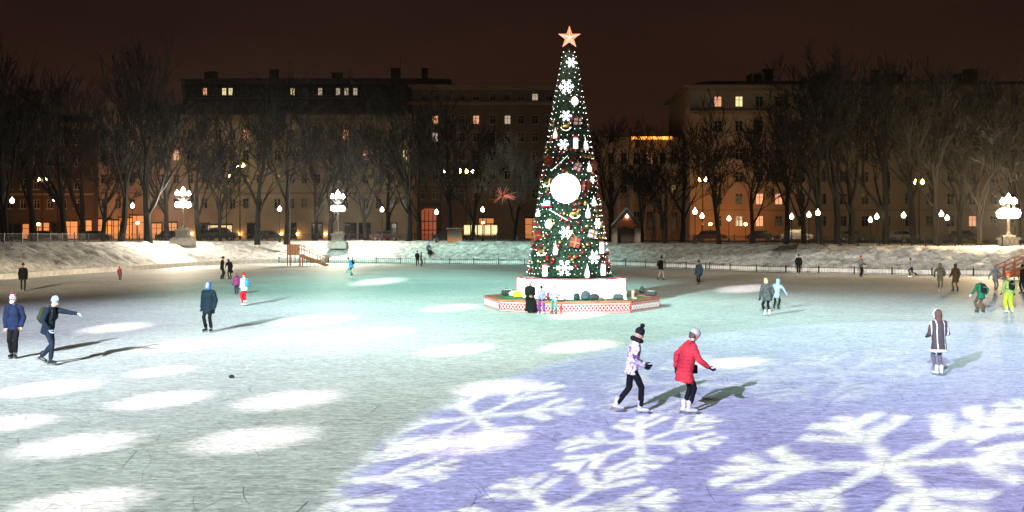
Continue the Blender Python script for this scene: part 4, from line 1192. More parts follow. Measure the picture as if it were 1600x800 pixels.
# ------------------------------------------------------------------ wooden stairs down to the ice
def stairs(px0, px1, ptop, pbase, label, d, mirror=1, run=3.1, plat_w=1.5, z1=1.35, rail=1.05, depth=1.5, nst=7):
    p = P((px0 + px1) / 2, pbase); t = thing('wooden_stairs', label, 'stairs', (p.x, p.y, 0))
    L = plat_w + run; xL = -L / 2; xp = xL + plat_w; sx = mirror
    def bx(nm, x0, x1, y0, y1, z0, z1_, m=WOOD):
        a, b_ = sorted((x0 * sx, x1 * sx)); q = MB(); q.box(a, b_, y0, y1, z0, z1_); return q.build(nm, m, t)
    bx('landing', xL, xp, -depth / 2, depth / 2, z1 - .08, z1)
    n = 8
    for k in range(n):
        a = xL + plat_w * k / n; bx('plank', a + .008, a + plat_w / n - .008, -depth / 2 - .04, -depth / 2 - .005, z1 - .02, z1 + rail)
    for k in range(9):
        a = xL + .04 + (L - 1.0) * k / 8; zt = z1 - .085 if a < xp else max(.05, z1 * (1 - (a - xp) / run) - .25)
        bx('baluster', a - .035, a + .035, -depth / 2 + .01, -depth / 2 + .08, 0, zt)
    for x in (xL, xp - .06):
        for yy in (-depth / 2 + .1, depth / 2 - .12): bx('post', x, x + .12, yy, yy + .12, 0, z1 - .084)
    bx('post', xL, xL + .1, depth / 2 - .1, depth / 2, z1 + .002, z1 + rail); bx('handrail', xL - .03, xp, depth / 2 - .11, depth / 2 + .02, z1 + rail + .002, z1 + rail + .07)
    bx('handrail', xL - .03, xp, -depth / 2 - .07, -depth / 2 + .04, z1 + rail + .002, z1 + rail + .07)
    for k in range(nst):
        a = xp + run * k / nst; zz = z1 * (1 - (k + 1) / (nst + 0.5))
        bx('step', a + .004, a + run / nst + .05, -depth / 2 + .06, depth / 2 - .06, zz - .05, zz)
    for yy in (-depth / 2, depth / 2 - .06):
        q = MB(); q.prism([(xp * sx, z1 - .3), (xp * sx, z1 + .02), ((xp + run) * sx, .12), ((xp + run) * sx, 0), ((xp + run - .3) * sx, 0)], yy, yy + .055); q.build('stringer', WOOD, t)
        for h_ in (rail, rail * .62):
            q = MB(); q.tube(((xp) * sx, yy + .03, z1 + h_), ((xp + run) * sx, yy + .03, .1 + h_ * .85), .045, .045, 5); q.build('handrail', WOOD, t)
        for k in range(4):
            f = (k + .15) / 3.3; x = xp + run * f * .98
            q = MB(); q.box(min(x * sx, (x + .08) * sx), max(x * sx, (x + .08) * sx), yy + .058, yy + .13, max(0, z1 * (1 - f)), z1 * (1 - f) + rail * (1 - .13 * f) + .02); q.build('post', WOOD, t)
    return t
stairs(451, 512, 382, 415.5, 'brown wooden stairs with a planked landing on the left edge of the rink', 118, 1)
stairs(1564, 1630, 404, 436, 'brown wooden stairs with handrail at the right edge of the rink', 82, -1, 2.7, 1.2, 1.1)
# snow lumps on the ice at the rink edge
rg = random.Random(9); LM = MB()
LM.ell((0, 0, .05), .3, .22, .14, None, 8, 5); lump = LM.mesh('snow_lump', SNOW, True)
for k, (px, py, s) in enumerate(((566, 413.5, 1.0), (590, 415.5, .8), (150, 424, .6), (95, 428, .8))):
    o = link('snow_lump', lump); o.location = P(px, py); o.scale = (s * 1.3, s, s); tag(o, ['largest dirty snow lump on the ice right of the wooden stairs', 'small dirty snow lump beside the largest one', 'small snow lump at the left kerb near the pink child', 'snow lump at the left kerb'][k], 'snow lump')

# fine skate cuts: dark hair-thin curved grooves in the ice
sk = MB(); rg = random.Random(21)
for k in range(2600):
    yy = 12 + 36 * rg.random() ** 1.2; x = rg.uniform(-.56, .56) * yy; a = rg.uniform(-.9, .9) + (math.pi / 2 if rg.random() < .3 else 0); cv = rg.uniform(-.5, .5); L = rg.uniform(.2, 1.3) * (2 if rg.random() < .08 else 1); n = 7; wv = rg.choice((.0012, .0016, .0022, .0040))
    pts = []; p = Vector((x, yy))
    for i in range(n + 1):
        pts.append(p.copy()); p = p + Vector((math.cos(a), math.sin(a))) * L / n; a += cv * L / n
    for i in range(n):
        d = (pts[i + 1] - pts[i]).normalized(); e_ = Vector((-d.y, d.x)) * wv
        sk.add([(*(pts[i] - e_), .004), (*(pts[i + 1] - e_), .004), (*(pts[i + 1] + e_), .004), (*(pts[i] + e_), .004)], [(0, 1, 2, 3)])
stuff(sk.build('skate_groove', mat('groove_ice', (.15, .16, .17), .6, .4, 2)))
o = MB(); o.ell((0, 0, .04), .07, .05, .05); o = o.build('lost_glove', mat('bag_black', BLK[1]), None, True); o.location = P(362, 591); tag(o, 'small dark glove lost on the ice in the left foreground', 'glove')

# ------------------------------------------------------------------ people
def cloth(name, col, **k):
    k.setdefault('rough', .85); k.setdefault('var', .22); k.setdefault('scale', 7); k.setdefault('bump', .55); k.setdefault('spec', .12); k.setdefault('bscale', 13)
    return mat('cloth_' + name, col, **k)
SKIN = mat('skin', (.36, .21, .15), .6, .06, 9)
EYE = mat('eye_dark', (.02, .015, .012), .3); LIP = mat('lips', (.35, .10, .09), .5)
STEEL = mat('skate_steel', (.5, .5, .52), .3, .1, 5, 0, .9)
K_BLK = cloth('black', (.006, .006, .007)); K_NAVY = cloth('navy', (.010, .017, .048)); K_DKNAVY = cloth('dark_navy', (.008, .013, .022)); K_JEAN = cloth('jeans', (.011, .018, .035))
K_TEAL = cloth('dark_teal', (.006, .015, .021)); K_WHITE = cloth('white', (.58, .57, .57)); K_RED = cloth('red', (.44, .012, .020)); K_PINK = cloth('pink', (.55, .05, .20)); K_MAR = cloth('maroon', (.16, .03, .05))
K_GREY = cloth('grey', (.16, .16, .17)); K_LGREY = cloth('light_grey', (.26, .29, .34)); K_LBLUE = cloth('light_blue', (.19, .27, .38)); K_BLUE = cloth('bright_blue', (.03, .20, .48)); K_OLIVE = cloth('olive', (.15, .14, .10))
K_BROWN = cloth('brown', (.085, .05, .03)); K_GREEN = cloth('green', (.008, .085, .045)); K_LIME = cloth('lime', (.35, .60, .02)); K_KHAKI = cloth('khaki', (.20, .25, .07)); K_ORANGE = cloth('orange', (.70, .09, .02))
K_PURP = cloth('purple', (.16, .03, .26)); K_CHAR = cloth('charcoal', (.018, .018, .02)); K_BGREY = cloth('blue_grey', (.035, .06, .085)); K_SAND = cloth('sand', (.40, .33, .26)); K_TURQ = cloth('turquoise', (.04, .26, .28))
K_FUR = cloth('grey_fur', (.05, .05, .05), bump=1.0, scale=14, var=.6); K_CREAMFUR = cloth('cream_fur', (.62, .58, .48), bump=1.0, scale=20, var=.3); K_BLKFUR = cloth('black_fur', (.012, .011, .012), bump=1.0, scale=20, var=.6)
HAIR_BL = mat('hair_blond', (.42, .28, .13), .6, .3, 20, .5); HAIR_BR = mat('hair_brown', (.06, .035, .02), .6, .3, 20, .5)
B_BLK = mat('boot_black', (.015, .015, .016), .35, .2, 6); B_WHITE = mat('boot_white', (.56, .55, .54), .4, .06, 6); HELM = mat('helmet_grey', (.27, .27, .27), .35, .35, 5)


def bands(name, rows_, axis=2, freq=1.0, off=0.0):
    """colour bands along one axis of the garment: woven stripes, and crease shade for the quilt"""
    m = bpy.data.materials.new(name); m.use_nodes = True; nt = m.node_tree; p = nt.nodes['Principled BSDF']; b = NB(nt)
    tc = nt.nodes.new('ShaderNodeTexCoord'); s = nt.nodes.new('ShaderNodeSeparateXYZ'); nt.links.new(tc.outputs['Object'], s.inputs[0])
    v = s.outputs[axis]
    if axis == 0: v = b.m('ABSOLUTE', v)
    f = b.m('FRACT', b.m('MULTIPLY_ADD', v, freq, off)); r = nt.nodes.new('ShaderNodeValToRGB'); r.color_ramp.interpolation = 'CONSTANT'; nt.links.new(f, r.inputs[0])
    els = r.color_ramp.elements
    while len(els) < len(rows_): els.new(.5)
    for e_, (pos, c) in zip(els, rows_): e_.position = pos; e_.color = (*c, 1)
    nt.links.new(r.outputs[0], p.inputs['Base Color']); p.inputs['Roughness'].default_value = .85
    return m


def patches(name, cols, scale):
    m = bpy.data.materials.new(name); m.use_nodes = True; nt = m.node_tree; p = nt.nodes['Principled BSDF']
    tc = nt.nodes.new('ShaderNodeTexCoord'); n = nt.nodes.new('ShaderNodeTexNoise'); n.inputs['Scale'].default_value = scale; n.inputs['Detail'].default_value = 2; n.inputs['Distortion'].default_value = 1.5
    nt.links.new(tc.outputs['Object'], n.inputs['Vector']); r = nt.nodes.new('ShaderNodeValToRGB'); r.color_ramp.interpolation = 'CONSTANT'; nt.links.new(n.outputs['Fac'], r.inputs[0])
    els = r.color_ramp.elements
    while len(els) < len(cols): els.new(.5)
    for e_, (pos, c) in zip(els, cols): e_.position = pos; e_.color = (*c, 1)
    nt.links.new(r.outputs[0], p.inputs['Base Color']); p.inputs['Roughness'].default_value = .8
    return m
K_PATT = patches('cloth_pastel_pattern', [(0, (.06, .04, .10)), (.37, (.45, .16, .30)), (.43, (.62, .59, .61)), (.55, (.28, .36, .48)), (.59, (.62, .60, .62))], 8)
K_VIOL = patches('cloth_violet_pattern', [(0, (.10, .07, .17)), (.42, (.28, .24, .34)), (.52, (.11, .07, .20)), (.60, (.32, .30, .38))], 9)
K_STRIPE = bands('cloth_pink_white_stripes', [(0, (.36, .34, .38)), (.40, (.34, .06, .15)), (.6, (.16, .22, .36)), (.75, (.36, .34, .38))], 2, 6)
K_BEANIE = bands('cloth_striped_beanie', [(0, (.42, .39, .41)), (.28, (.02, .015, .035)), (.5, (.42, .39, .41)), (.74, (.16, .03, .08))], 2, 11, .1)
K_BRSTR = bands('cloth_brown_white_piping', [(0, (.045, .028, .022)), (.095 / .6, (.62, .58, .50)), (.118 / .6, (.045, .028, .022)), (.225 / .6, (.62, .58, .50)), (.25 / .6, (.045, .028, .022))], 0, 1 / .6)

K_QUILT = bands('cloth_red_quilted', [(0, (.20, .006, .010)), (.16, (.44, .012, .020))], 2, 1 / .075)  # dark seam bands, with the crease shade put into the colour
GLOVE = {}
def glove_mesh(m, side):
    k = (m.name, side)
    if k in GLOVE: return GLOVE[k]
    q = MB(); s = side
    q.ell((0, 0, -.055), .042, .020, .058, None, 10, 7)                                # palm; fingers along -z, curling towards +y
    for i, (x, l) in enumerate(((-.030, .066), (-.010, .076), (.011, .072), (.030, .056))):
        a = Vector((x * s, .0, -.095)); b_ = a + Vector((x * .10 * s, .012, -l * .5)); c = b_ + Vector((0, .026, -l * .32)); d = c + Vector((0, .022, -l * .10))
        q.capsule(a, b_, .0125, .0118, 7, 2); q.capsule(b_, c, .0118, .0108, 7, 2); q.capsule(c, d, .0108, .0095, 7, 2)
    a = Vector((-.036 * s, .008, -.040)); b_ = a + Vector((-.026 * s, .016, -.032)); q.capsule(a, b_, .0145, .0125, 7, 2); q.capsule(b_, b_ + Vector((-.002 * s, .022, -.026)), .0125, .0105, 7, 2)
    q.capsule((0, 0, .03), (0, 0, -.02), .034, .034, 8, 2)                               # cuff
    GLOVE[k] = q.mesh('glove', m, True); return GLOVE[k]


BOOT = {}
def boot_parts(m):
    if m.name in BOOT: return BOOT[m.name]
    q = MB()                                           # skate boot: ankle joint at origin, toe along +y, sole at z=-.09
    q.capsule((0, -.012, .105), (0, -.008, -.02), .052, .046, 10); q.capsule((0, -.04, -.05), (0, .06, -.052), .042, .046, 10); q.capsule((0, .05, -.052), (0, .145, -.06), .046, .036, 10)
    q.ell((0, -.012, .13), .056, .060, .02, None, 10, 5)
    b = MB(); b.box(-.004, .004, -.12, .19, -.145, -.118); b.box(-.018, .018, -.09, -.05, -.117, -.088); b.box(-.018, .018, .07, .12, -.117, -.09); b.box(-.04, .04, -.10, .18, -.0925, -.086)
    l = MB()
    for k in range(5): l.tube((-.03, .05 + .012 * (4 - k) - .03, -.03 + .035 * k), (.03, .05 + .012 * (4 - k) - .03, -.03 + .035 * k), .006, .006, 4)
    BOOT[m.name] = (q.mesh('skate_boot', m, True), b.mesh('blade', STEEL), l.mesh('lace', K_BLK if m is B_WHITE else WHITE_P))
    return BOOT[m.name]


def ik(a, c, l1, l2, pole):
    d = c - a; L = min(d.length, (l1 + l2) * .998); u = d.normalized(); c = a + u * L
    x = (l1 * l1 - l2 * l2 + L * L) / (2 * L); h = math.sqrt(max(0, l1 * l1 - x * x))
    pv = (pole - u * pole.dot(u)).normalized()
    return a + u * x + pv * h, c


def etube(q, rings_, n=14):
    """closed tube through elliptical rings: (centre, side vector, front vector)"""
    vs = []
    for c, sx, sy in rings_:
        for i in range(n):
            t = 2 * math.pi * i / n; vs.append(c + sx * math.cos(t) + sy * math.sin(t))
    m = len(rings_); fs = [(j * n + i, j * n + (i + 1) % n, (j + 1) * n + (i + 1) % n, (j + 1) * n + i) for j in range(m - 1) for i in range(n)]
    fs += [tuple(range(n))[::-1], tuple(range((m - 1) * n, m * n))]
    q.add(vs, fs)


SK = .145 - .0                                          # ankle joint above the ice, with blade
def person(label, px, py, H, face, jacket, trousers, boot, hat=None, lean=0.0, side=0.0, hipz=None, legs=((.01, 0), (-.01, 0)), arms=None, coat=0.0, glove=K_BLK, puff=1.0, flare=1.0,
           hood=None, hair=None, scarf=None, trim=None, quilt=False, look=(0, 0), vox_s=.022, slim=1.0, z0=0.0, pos=None, group='people on and around the ice', backpack=None, face_on=True, pitch=((0), (0)), skirt=None, elbow=None, mask=None, bust=1.0):
    s = H / 1.75
    base = pos if pos is not None else P(px, py, z0)
    t = thing('person', label, 'person', base, R(face)); t['group'] = group; t.scale = (s, s, s)
    V = Vector; X = V((1, 0, 0)); Yf = V((0, 1, 0)); Zu = V((0, 0, 1))
    hz = hipz if hipz is not None else SK + .80
    hip = V((0, 0, hz))
    up = (Zu * math.cos(lean) + Yf * math.sin(lean)); up = (up * math.cos(side) + X * math.sin(side)).normalized()
    fw = (Yf - up * Yf.dot(up)).normalized(); rt = fw.cross(up)
    sh = hip + up * .50; neck = sh + up * .07 + fw * .01; head = sh + up * .205 + fw * (.035 + .03 * math.sin(look[1]))
    # legs
    J = {}
    for k, sg in ((0, 1), (1, -1)):
        hj = hip + rt * .085 * sg * slim
        lx = legs[k]; ank = V((.09 * sg + lx[0], lx[1], SK + (lx[2] if len(lx) > 2 else 0)))
        kn, ank = ik(hj, ank, .43, .415, V((sg * .12, 1, .15)))
        J['leg', sg] = (hj, kn, ank)
    arms = arms or ((.05, .04, -.54), (-.05, .04, -.54))
    for k, sg in ((0, 1), (1, -1)):
        sj = sh + rt * .175 * sg * slim - up * .03
        tgt = sj + rt * arms[k][0] + fw * arms[k][1] + up * arms[k][2]
        el, wr = ik(sj, tgt, .29, .27, (rt * sg * .5 - fw * .8 - up * .3) if elbow is None else V(elbow))
        J['arm', sg] = (sj, el, wr)
    # body: one continuous skin mesh
    b = MB()
    etube(b, [(hip - up * .1, rt * .13, fw * .09), (hip, rt * .15, fw * .10), (hip + up * .2, rt * .12, fw * .09), (hip + up * .4, rt * .15, fw * .10), (sh, rt * .12, fw * .08)])
    b.capsule(sh - rt * .12 - up * .03, sh + rt * .12 - up * .03, .05, .05)
    b.capsule(sh, head - up * .03, .056, .054)
    a = look[0]; hf = (fw * math.cos(a) - rt * math.sin(a)); hf = (hf * math.cos(look[1]) - up * math.sin(look[1])).normalized(); hr = hf.cross(up).normalized(); hu = hr.cross(hf).normalized()
    HM = Matrix(((hr.x, hf.x, hu.x), (hr.y, hf.y, hu.y), (hr.z, hf.z, hu.z)))
    b.ell(head + hu * .02, .076, .094, .100, HM); b.ell(head - hu * .055 + hf * .022, .056, .066, .062, HM)
    b.capsule(head + hf * .088 + hu * .012, head + hf * .108 - hu * .022, .012, .017, 8, 2)
    for sg in (-1, 1): b.ell(head + hr * .076 * sg - hu * .005 - hf * .01, .012, .022, .032, HM, 8, 5)
    for sg in (1, -1):
        hj, kn, an = J['leg', sg]; b.capsule(hj, kn, .066, .046); b.capsule(kn, an, .045, .034)
        sj, el, wr = J['arm', sg]; b.capsule(sj, el, .045, .037); b.capsule(el, wr, .037, .028); b.capsule(wr, wr + (wr - el).normalized() * .07, .028, .022)
    vox(b.build('body', SKIN, t), max(.016, vox_s * .85), 3, .4)
    if face_on:
        for sg in (-1, 1):
            q = MB(); q.ell(head + hr * .031 * sg + hf * .090 + hu * .022, .012, .008, .008, HM, 8, 5); q.build('eye', EYE, t, True)
            q = MB(); q.capsule(head + hr * .018 * sg + hf * .096 + hu * .042, head + hr * .046 * sg + hf * .088 + hu * .043, .005, .004, 6, 2); q.build('eyebrow', HAIR_BR, t)
        q = MB(); q.capsule(head - hr * .022 + hf * .088 - hu * .062, head + hr * .022 + hf * .088 - hu * .062, .007, .007, 6, 2); q.build('mouth', LIP, t)
    if mask:
        q = MB(); q.ell(head + hf * .05 - hu * .045, .066, .068, .062, HM); q.build('face_mask', mask, t, True)
    # jacket
    j = MB(); pf = puff
    rg_ = [(hip - up * .07, rt * .178 * pf * slim, fw * .132 * pf), (hip + up * .08, rt * .172 * pf * slim, fw * .13 * pf), (hip + up * .22, rt * .165 * pf * slim, fw * .128 * pf), (hip + up * .36, rt * .185 * pf * slim, fw * .135 * pf * bust),
           (hip + up * .46, rt * .19 * slim, fw * .12 * pf), (sh + up * .02, rt * .14, fw * .09), (sh + up * .085, rt * .085, fw * .078)]
    if coat:
        dn = (-up * .15 - Zu * .85).normalized()
        n = max(2, int(coat / .12))
        ext = [(hip - up * .07 + dn * coat * (k / n), rt * (.178 * pf * slim + (flare - 1) * .18 * k / n), fw * (.140 * pf + (flare - 1) * .14 * k / n) + fw * .012) for k in range(n, 0, -1)]
        rg_ = ext + rg_
    if quilt:
        fine = []
        for k in range(len(rg_) - 1):
            c0, a0, b0 = rg_[k]; c1, a1, b1 = rg_[k + 1]; m = max(2, int((c1 - c0).length / .0185))
            for i in range(m):
                f = i / m; fine.append((c0.lerp(c1, f), a0.lerp(a1, f), b0.lerp(b1, f)))
        acc = 0
        for k in range(len(fine)):
            if k: acc += (fine[k][0] - fine[k - 1][0]).length
            g = 1.0 + .085 * (abs(math.sin(math.pi * acc / .075)) ** .6 - .55); fine[k] = (fine[k][0], fine[k][1] * g, fine[k][2] * g)
        rg_ = fine + [rg_[-1]]
    etube(j, rg_)
    j.capsule(sh - rt * .14 * slim - up * .02, sh + rt * .14 * slim - up * .02, .075, .075)
    for sg in (1, -1):
        sj, el, wr = J['arm', sg]
        if quilt:
            for p0, p1, r0, r1 in ((sj, el, .078, .066), (el, wr, .066, .052)):
                m = int((p1 - p0).length / .02); d = (p1 - p0).normalized(); e1 = d.orthogonal().normalized(); e2 = d.cross(e1)
                etube(j, [(p0.lerp(p1, i / m), e1 * (r0 + (r1 - r0) * i / m) * (1 + .10 * (abs(math.sin(math.pi * i * .02 / .075)) ** .6 - .55)), e2 * (r0 + (r1 - r0) * i / m) * (1 + .10 * (abs(math.sin(math.pi * i * .02 / .075)) ** .6 - .55))) for i in range(m + 1)], 10)
            j.ell(sj, .082, .082, .082); j.ell(el, .067, .067, .067)
        else:
            j.capsule(sj, el, .074 * pf, .062 * pf); j.capsule(el, wr, .062 * pf, .050 * pf)
    vox(j.build('jacket', jacket, t), vox_s * (.75 if quilt else 1), 1 if quilt else 4, .5)
    if trim:
        q = MB(); c, a1, b1 = rg_[0]; n = 16
        for i in range(n):
            t0, t1 = 2 * math.pi * i / n, 2 * math.pi * (i + 1) / n
            q.capsule(c + a1 * 1.02 * math.cos(t0) + b1 * 1.02 * math.sin(t0), c + a1 * 1.02 * math.cos(t1) + b1 * 1.02 * math.sin(t1), .045, .045, 7, 2)
        vox(q.build('fur_hem', trim, t), .02, 2)
    # trousers
    q = MB()
    etube(q, [(hip - up * .13, rt * .10, fw * .08), (hip - up * .06, rt * .155 * slim, fw * .11), (hip + up * .06, rt * .155 * slim, fw * .112), (hip + up * .1, rt * .14 * slim, fw * .10)])
    wl = 1.0 if trousers[1] == 'loose' else (.88 if trousers[1] == 'tight' else 1.25)
    for sg in (1, -1):
        hj, kn, an = J['leg', sg]; low = an.lerp(kn, .06 if wl > 1.2 else (.13 if wl == 1 else .3))
        q.capsule(hj, kn, .088 * (wl ** .5), .068 * wl); q.capsule(kn, low, .066 * wl, .060 * wl)
    vox(q.build('trousers', trousers[0], t), vox_s, 4)
    if skirt:
        q = MB(); kc = (J['leg', 1][1] + J['leg', -1][1]) / 2; ac = (J['leg', 1][2] + J['leg', -1][2]) / 2
        d1 = (kc - hip).normalized(); d2 = (ac - kc).normalized()
        f1 = X.cross(d1).normalized(); f2 = X.cross(d2).normalized()
        etube(q, [(hip - d1 * .05, X * .22, f1 * .17), (hip.lerp(kc, .5), X * .24, f1 * .16), (kc + d2 * .02, X * .25, (f1 + f2).normalized() * .15), (kc.lerp(ac, .5), X * .27, f2 * .17), (ac + d2 * .02, X * .30, f2 * .20)])
        vox(q.build('coat_skirt', skirt, t), vox_s, 4)
    # skates, gloves
    bm_, bl, la = boot_parts(boot)
    for k, sg in ((0, 1), (1, -1)):
        hj, kn, an = J['leg', sg]
        o = link('skate', bm_, t); pt = pitch[k] if isinstance(pitch, (tuple, list)) else 0
        o.matrix_local = Matrix.Translation(an) @ Matrix.Rotation(-sg * R(9), 4, 'Z') @ Matrix.Rotation(pt, 4, 'X')
        link('blade', bl, o); link('lace', la, o)
        sj, el, wr = J['arm', sg]; d = (wr - el).normalized()
        zc = -d; yc = (fw - zc * fw.dot(zc)); yc = yc.normalized() if yc.length > .05 else rt.copy(); xc = yc.cross(zc)
        o = link('glove', glove_mesh(glove, sg), t)
        o.matrix_local = Matrix(((xc.x, yc.x, zc.x, wr.x), (xc.y, yc.y, zc.y, wr.y), (xc.z, yc.z, zc.z, wr.z), (0, 0, 0, 1)))
    # head wear
    if hair:
        q = MB(); q.ell(head + hu * .028 - hf * .022, .086, .096, .098, HM)
        hm, ln = hair
        if ln: q.capsule(head - hf * .05, head - hf * .075 - up * ln, .075, .05); q.capsule(head - hf * .03 + hr * .05, head - hf * .04 + hr * .07 - up * ln * .9, .04, .03); q.capsule(head - hf * .03 - hr * .05, head - hf * .04 - hr * .07 - up * ln * .9, .04, .03)
        vox(q.build('hair', hm, t), .02, 2)
    if hat:
        kind, hm = hat[0], hat[1]
        if kind in ('beanie', 'pompom'):
            q = MB(); q.ell((0, 0, 0), .090, .106, .118, None, 16, 7, 0, math.pi * .5); q.lathe([(.088, -.045), (.098, -.035), (.098, .008), (.088, .018)], 16)
            o = q.build('hat', hm, t, True); o.matrix_local = Matrix.Translation(head + hu * .055 - hf * .006) @ HM.to_4x4()
            if kind == 'pompom':
                q = MB(); q.ell((0, 0, .145), .055, .055, .05, None, 10, 7); vox(q.build('pompom', hat[2] if len(hat) > 2 else hm, o), .016, 1)
        else:
            q = MB(); q.ell((0, 0, 0), .104, .125, .115, None, 16, 8, 0, math.pi * .56); q.lathe([(.104, -.02), (.112, -.012), (.104, 0)], 16)
            o = q.build('helmet', hm, t, True); o.matrix_local = Matrix.Translation(head + hu * .045 - hf * .008) @ HM.to_4x4()
            q = MB()
            for x in (-.045, 0, .045): q.capsule((x, -.06, .095 - abs(x) * .4), (x, .05, .10 - abs(x) * .4), .012, .010, 6, 2)
            q.build('vent_ridge', B_BLK, o)
            q = MB(); q.tube((-.08, 0, -.03), (-.05, .05, -.155), .007, .007, 4); q.tube((.08, 0, -.03), (.05, .05, -.155), .007, .007, 4); q.build('chin_strap', K_BLK, o)
    if hood:
        q = MB(); q.ell(head + hu * .018 - hf * .040, .112, .112, .130, HM); q.capsule(head - hu * .05 - hf * .04, neck - fw * .02, .10, .095); vox(q.build('hood', hood[0], t), .02, 3)
        if len(hood) > 1:
            q = MB(); n = 14
            for i in range(n):
                t0, t1 = 2 * math.pi * i / n, 2 * math.pi * (i + 1) / n; cc = head + hu * .01 + hf * .012
                q.capsule(cc + hr * .108 * math.cos(t0) + hu * .125 * math.sin(t0), cc + hr * .108 * math.cos(t1) + hu * .125 * math.sin(t1), .028, .028, 7, 2)
            vox(q.build('fur_trim', hood[1], t), .018, 1)
    if scarf:
        q = MB(); n = 12
        for i in range(n):
            t0, t1 = 2 * math.pi * i / n, 2 * math.pi * (i + 1) / n; cc = neck + up * .03
            q.capsule(cc + rt * .10 * math.cos(t0) + fw * .095 * math.sin(t0) - up * .02 * math.sin(t0), cc + rt * .10 * math.cos(t1) + fw * .095 * math.sin(t1) - up * .02 * math.sin(t1), .055, .055, 8, 2)
        vox(q.build('scarf', scarf, t), .02, 2)
    if backpack:
        m, lab = backpack[:2]
        bp = thing('backpack', lab, 'backpack', base, R(face)); bp.scale = (s, s, s)
        c = sh - up * .20 - fw * (.205 * max(1, pf * .95))
        BM = Matrix(((rt.x, fw.x, up.x), (rt.y, fw.y, up.y), (rt.z, fw.z, up.z)))
        q = MB(); q.ell(c, .15, .095, .22, BM); q.ell(c - up * .06, .155, .10, .17, BM); q.ell(c + up * .08, .14, .09, .14, BM); vox(q.build('bag_body', m, bp), .02, 3)
        q = MB(); q.ell(c - up * .08 - fw * .075, .11, .055, .10, BM); q.build('front_pocket', m, bp, True)
        for sg in (-1, 1):
            q = MB(); q.path([c + rt * .09 * sg + up * .17 + fw * .05, sh + rt * .10 * sg + up * .045 - fw * .03, sh + rt * .11 * sg - up * .03 + fw * .095 * pf, sh + rt * .115 * sg - up * .20 + fw * .118 * pf, hip + rt * .18 * sg * pf + up * .14, c + rt * .12 * sg - up * .16 + fw * .04], [.017] * 6, 5); q.build('strap', IRON, bp)
        q = MB(); q.tube(c + up * .05 - fw * .105 - rt * .08, c + up * .05 - fw * .105 + rt * .08, .006, .006, 4); q.build('zip', WHITE_P, bp)
    return t, dict(hip=hip, sh=sh, head=head, up=up, fw=fw, rt=rt, J=J, s=s)


def hand_point(t, info, sg):
    sj, el, wr = info['J']['arm', sg]; p = wr + (wr - el).normalized() * .09
    return t.location + Matrix.Rotation(t.rotation_euler.z, 3, 'Z') @ (p * info['s'])


N, MV, FV = .018, .024, .032
L_, T_ = 'loose', 'tight'
# foreground
person('woman in white pastel patterned jacket with black pompom hat gliding to the right', 987, 646, 1.66, -88, K_PATT, (K_BLK, L_), B_WHITE, ('pompom', K_BLK), .16, 0, None,
       ((.0, .17), (-.0, -.30, .05)), ((-.05, .20, -.38), (.05, .26, -.36)), .06, K_BLK, 1.03, 1.05, scarf=K_BLKFUR, vox_s=N, pitch=(0, -.25), look=(0, .25))
t, inf = person('woman in long red quilted coat and grey helmet reaching her hand forward', 1071, 647, 1.66, -78, K_QUILT, (K_BLK, T_), B_WHITE, ('helmet', HELM), .22, 0, None,
       ((.0, .05), (.02, .0)), ((.03, .40, -.34), (-.10, -.10, -.50)), .22, K_BLK, 1.22, 1.08, quilt=True, vox_s=N, hair=(HAIR_BR, .06), look=(0, .3))
bp = thing('shoulder_bag', 'small black shoulder bag worn by the woman in the red coat', 'bag', t.location, t.rotation_euler.z); bp.scale = t.scale
q = MB(); hp, shd, fwv, upv, rtv = inf['hip'], inf['sh'], inf['fw'], inf['up'], inf['rt']; c = hp - rtv * .10 + fwv * .20 + upv * .01
q.box(-.05, .05, -.10, .10, -.09, .09, Matrix.Translation(c)); vox(q.build('bag_body', K_BLK, bp), .015, 2)
q = MB(); q.path([c + upv * .08, shd + fwv * .19 - rtv * .10 - upv * .15, shd + fwv * .10 + rtv * .02 + upv * .03, shd + rtv * .09 + upv * .075, shd + rtv * .12 - fwv * .08 + upv * .01], [.010] * 5, 5); q.build('strap', IRON, bp)
person('person in brown hooded coat with white piping seen from behind on the right', 1467, 587, 1.62, 8, K_BRSTR, (cloth('brown_grey', (.10, .08, .08)), T_), B_WHITE, None, .05, 0, None,
       ((-.02, .0), (.03, .02)), ((-.02, .24, -.34), (.02, .24, -.34)), .20, K_BLK, 1.1, 1.10, hood=(K_BROWN, K_CREAMFUR), trim=K_CREAMFUR, vox_s=N, face_on=False)
person('man in navy jacket and striped beanie standing at the far left', 22, 560, 1.78, -168, K_NAVY, (K_BLK, L_), B_BLK, ('pompom', K_BEANIE, K_MAR), .08, 0, None,
       ((-.02, .0), (.05, .02)), ((.03, .10, -.52), (-.05, .12, -.50)), .06, SKIN, 1.05, vox_s=N, look=(-.5, .1), mask=K_WHITE, backpack=(K_BLK, 'dark backpack worn by the man in the striped beanie'))
person('man in dark jacket and pale blue beanie skating with one arm stretched out', 75, 570, 1.84, -100, K_DKNAVY, (K_JEAN, L_), B_BLK, ('beanie', K_LBLUE), .22, 0, None,
       ((.0, .14), (.02, -.22, .06)), ((.12, .22, -.42), (-.06, .56, .03)), .08, K_LGREY, 1.08, vox_s=N, pitch=(0, -.4), look=(0, .15), backpack=(cloth('moss', (.022, .030, .011)), 'olive and black backpack on the skater with outstretched arm'), elbow=None)
person('man in long dark teal parka with blue hood standing in the left middle', 326, 519, 1.80, 168, K_TEAL, (K_BLK, L_), B_BLK, None, .03, 0, None,
       ((.02, .0), (-.02, .03)), ((.07, .03, -.53), (-.07, .03, -.53)), .22, K_BLK, 1.2, 1.05, hood=(cloth('hood_blue', (.03, .10, .26)),), vox_s=N, mask=K_LBLUE)
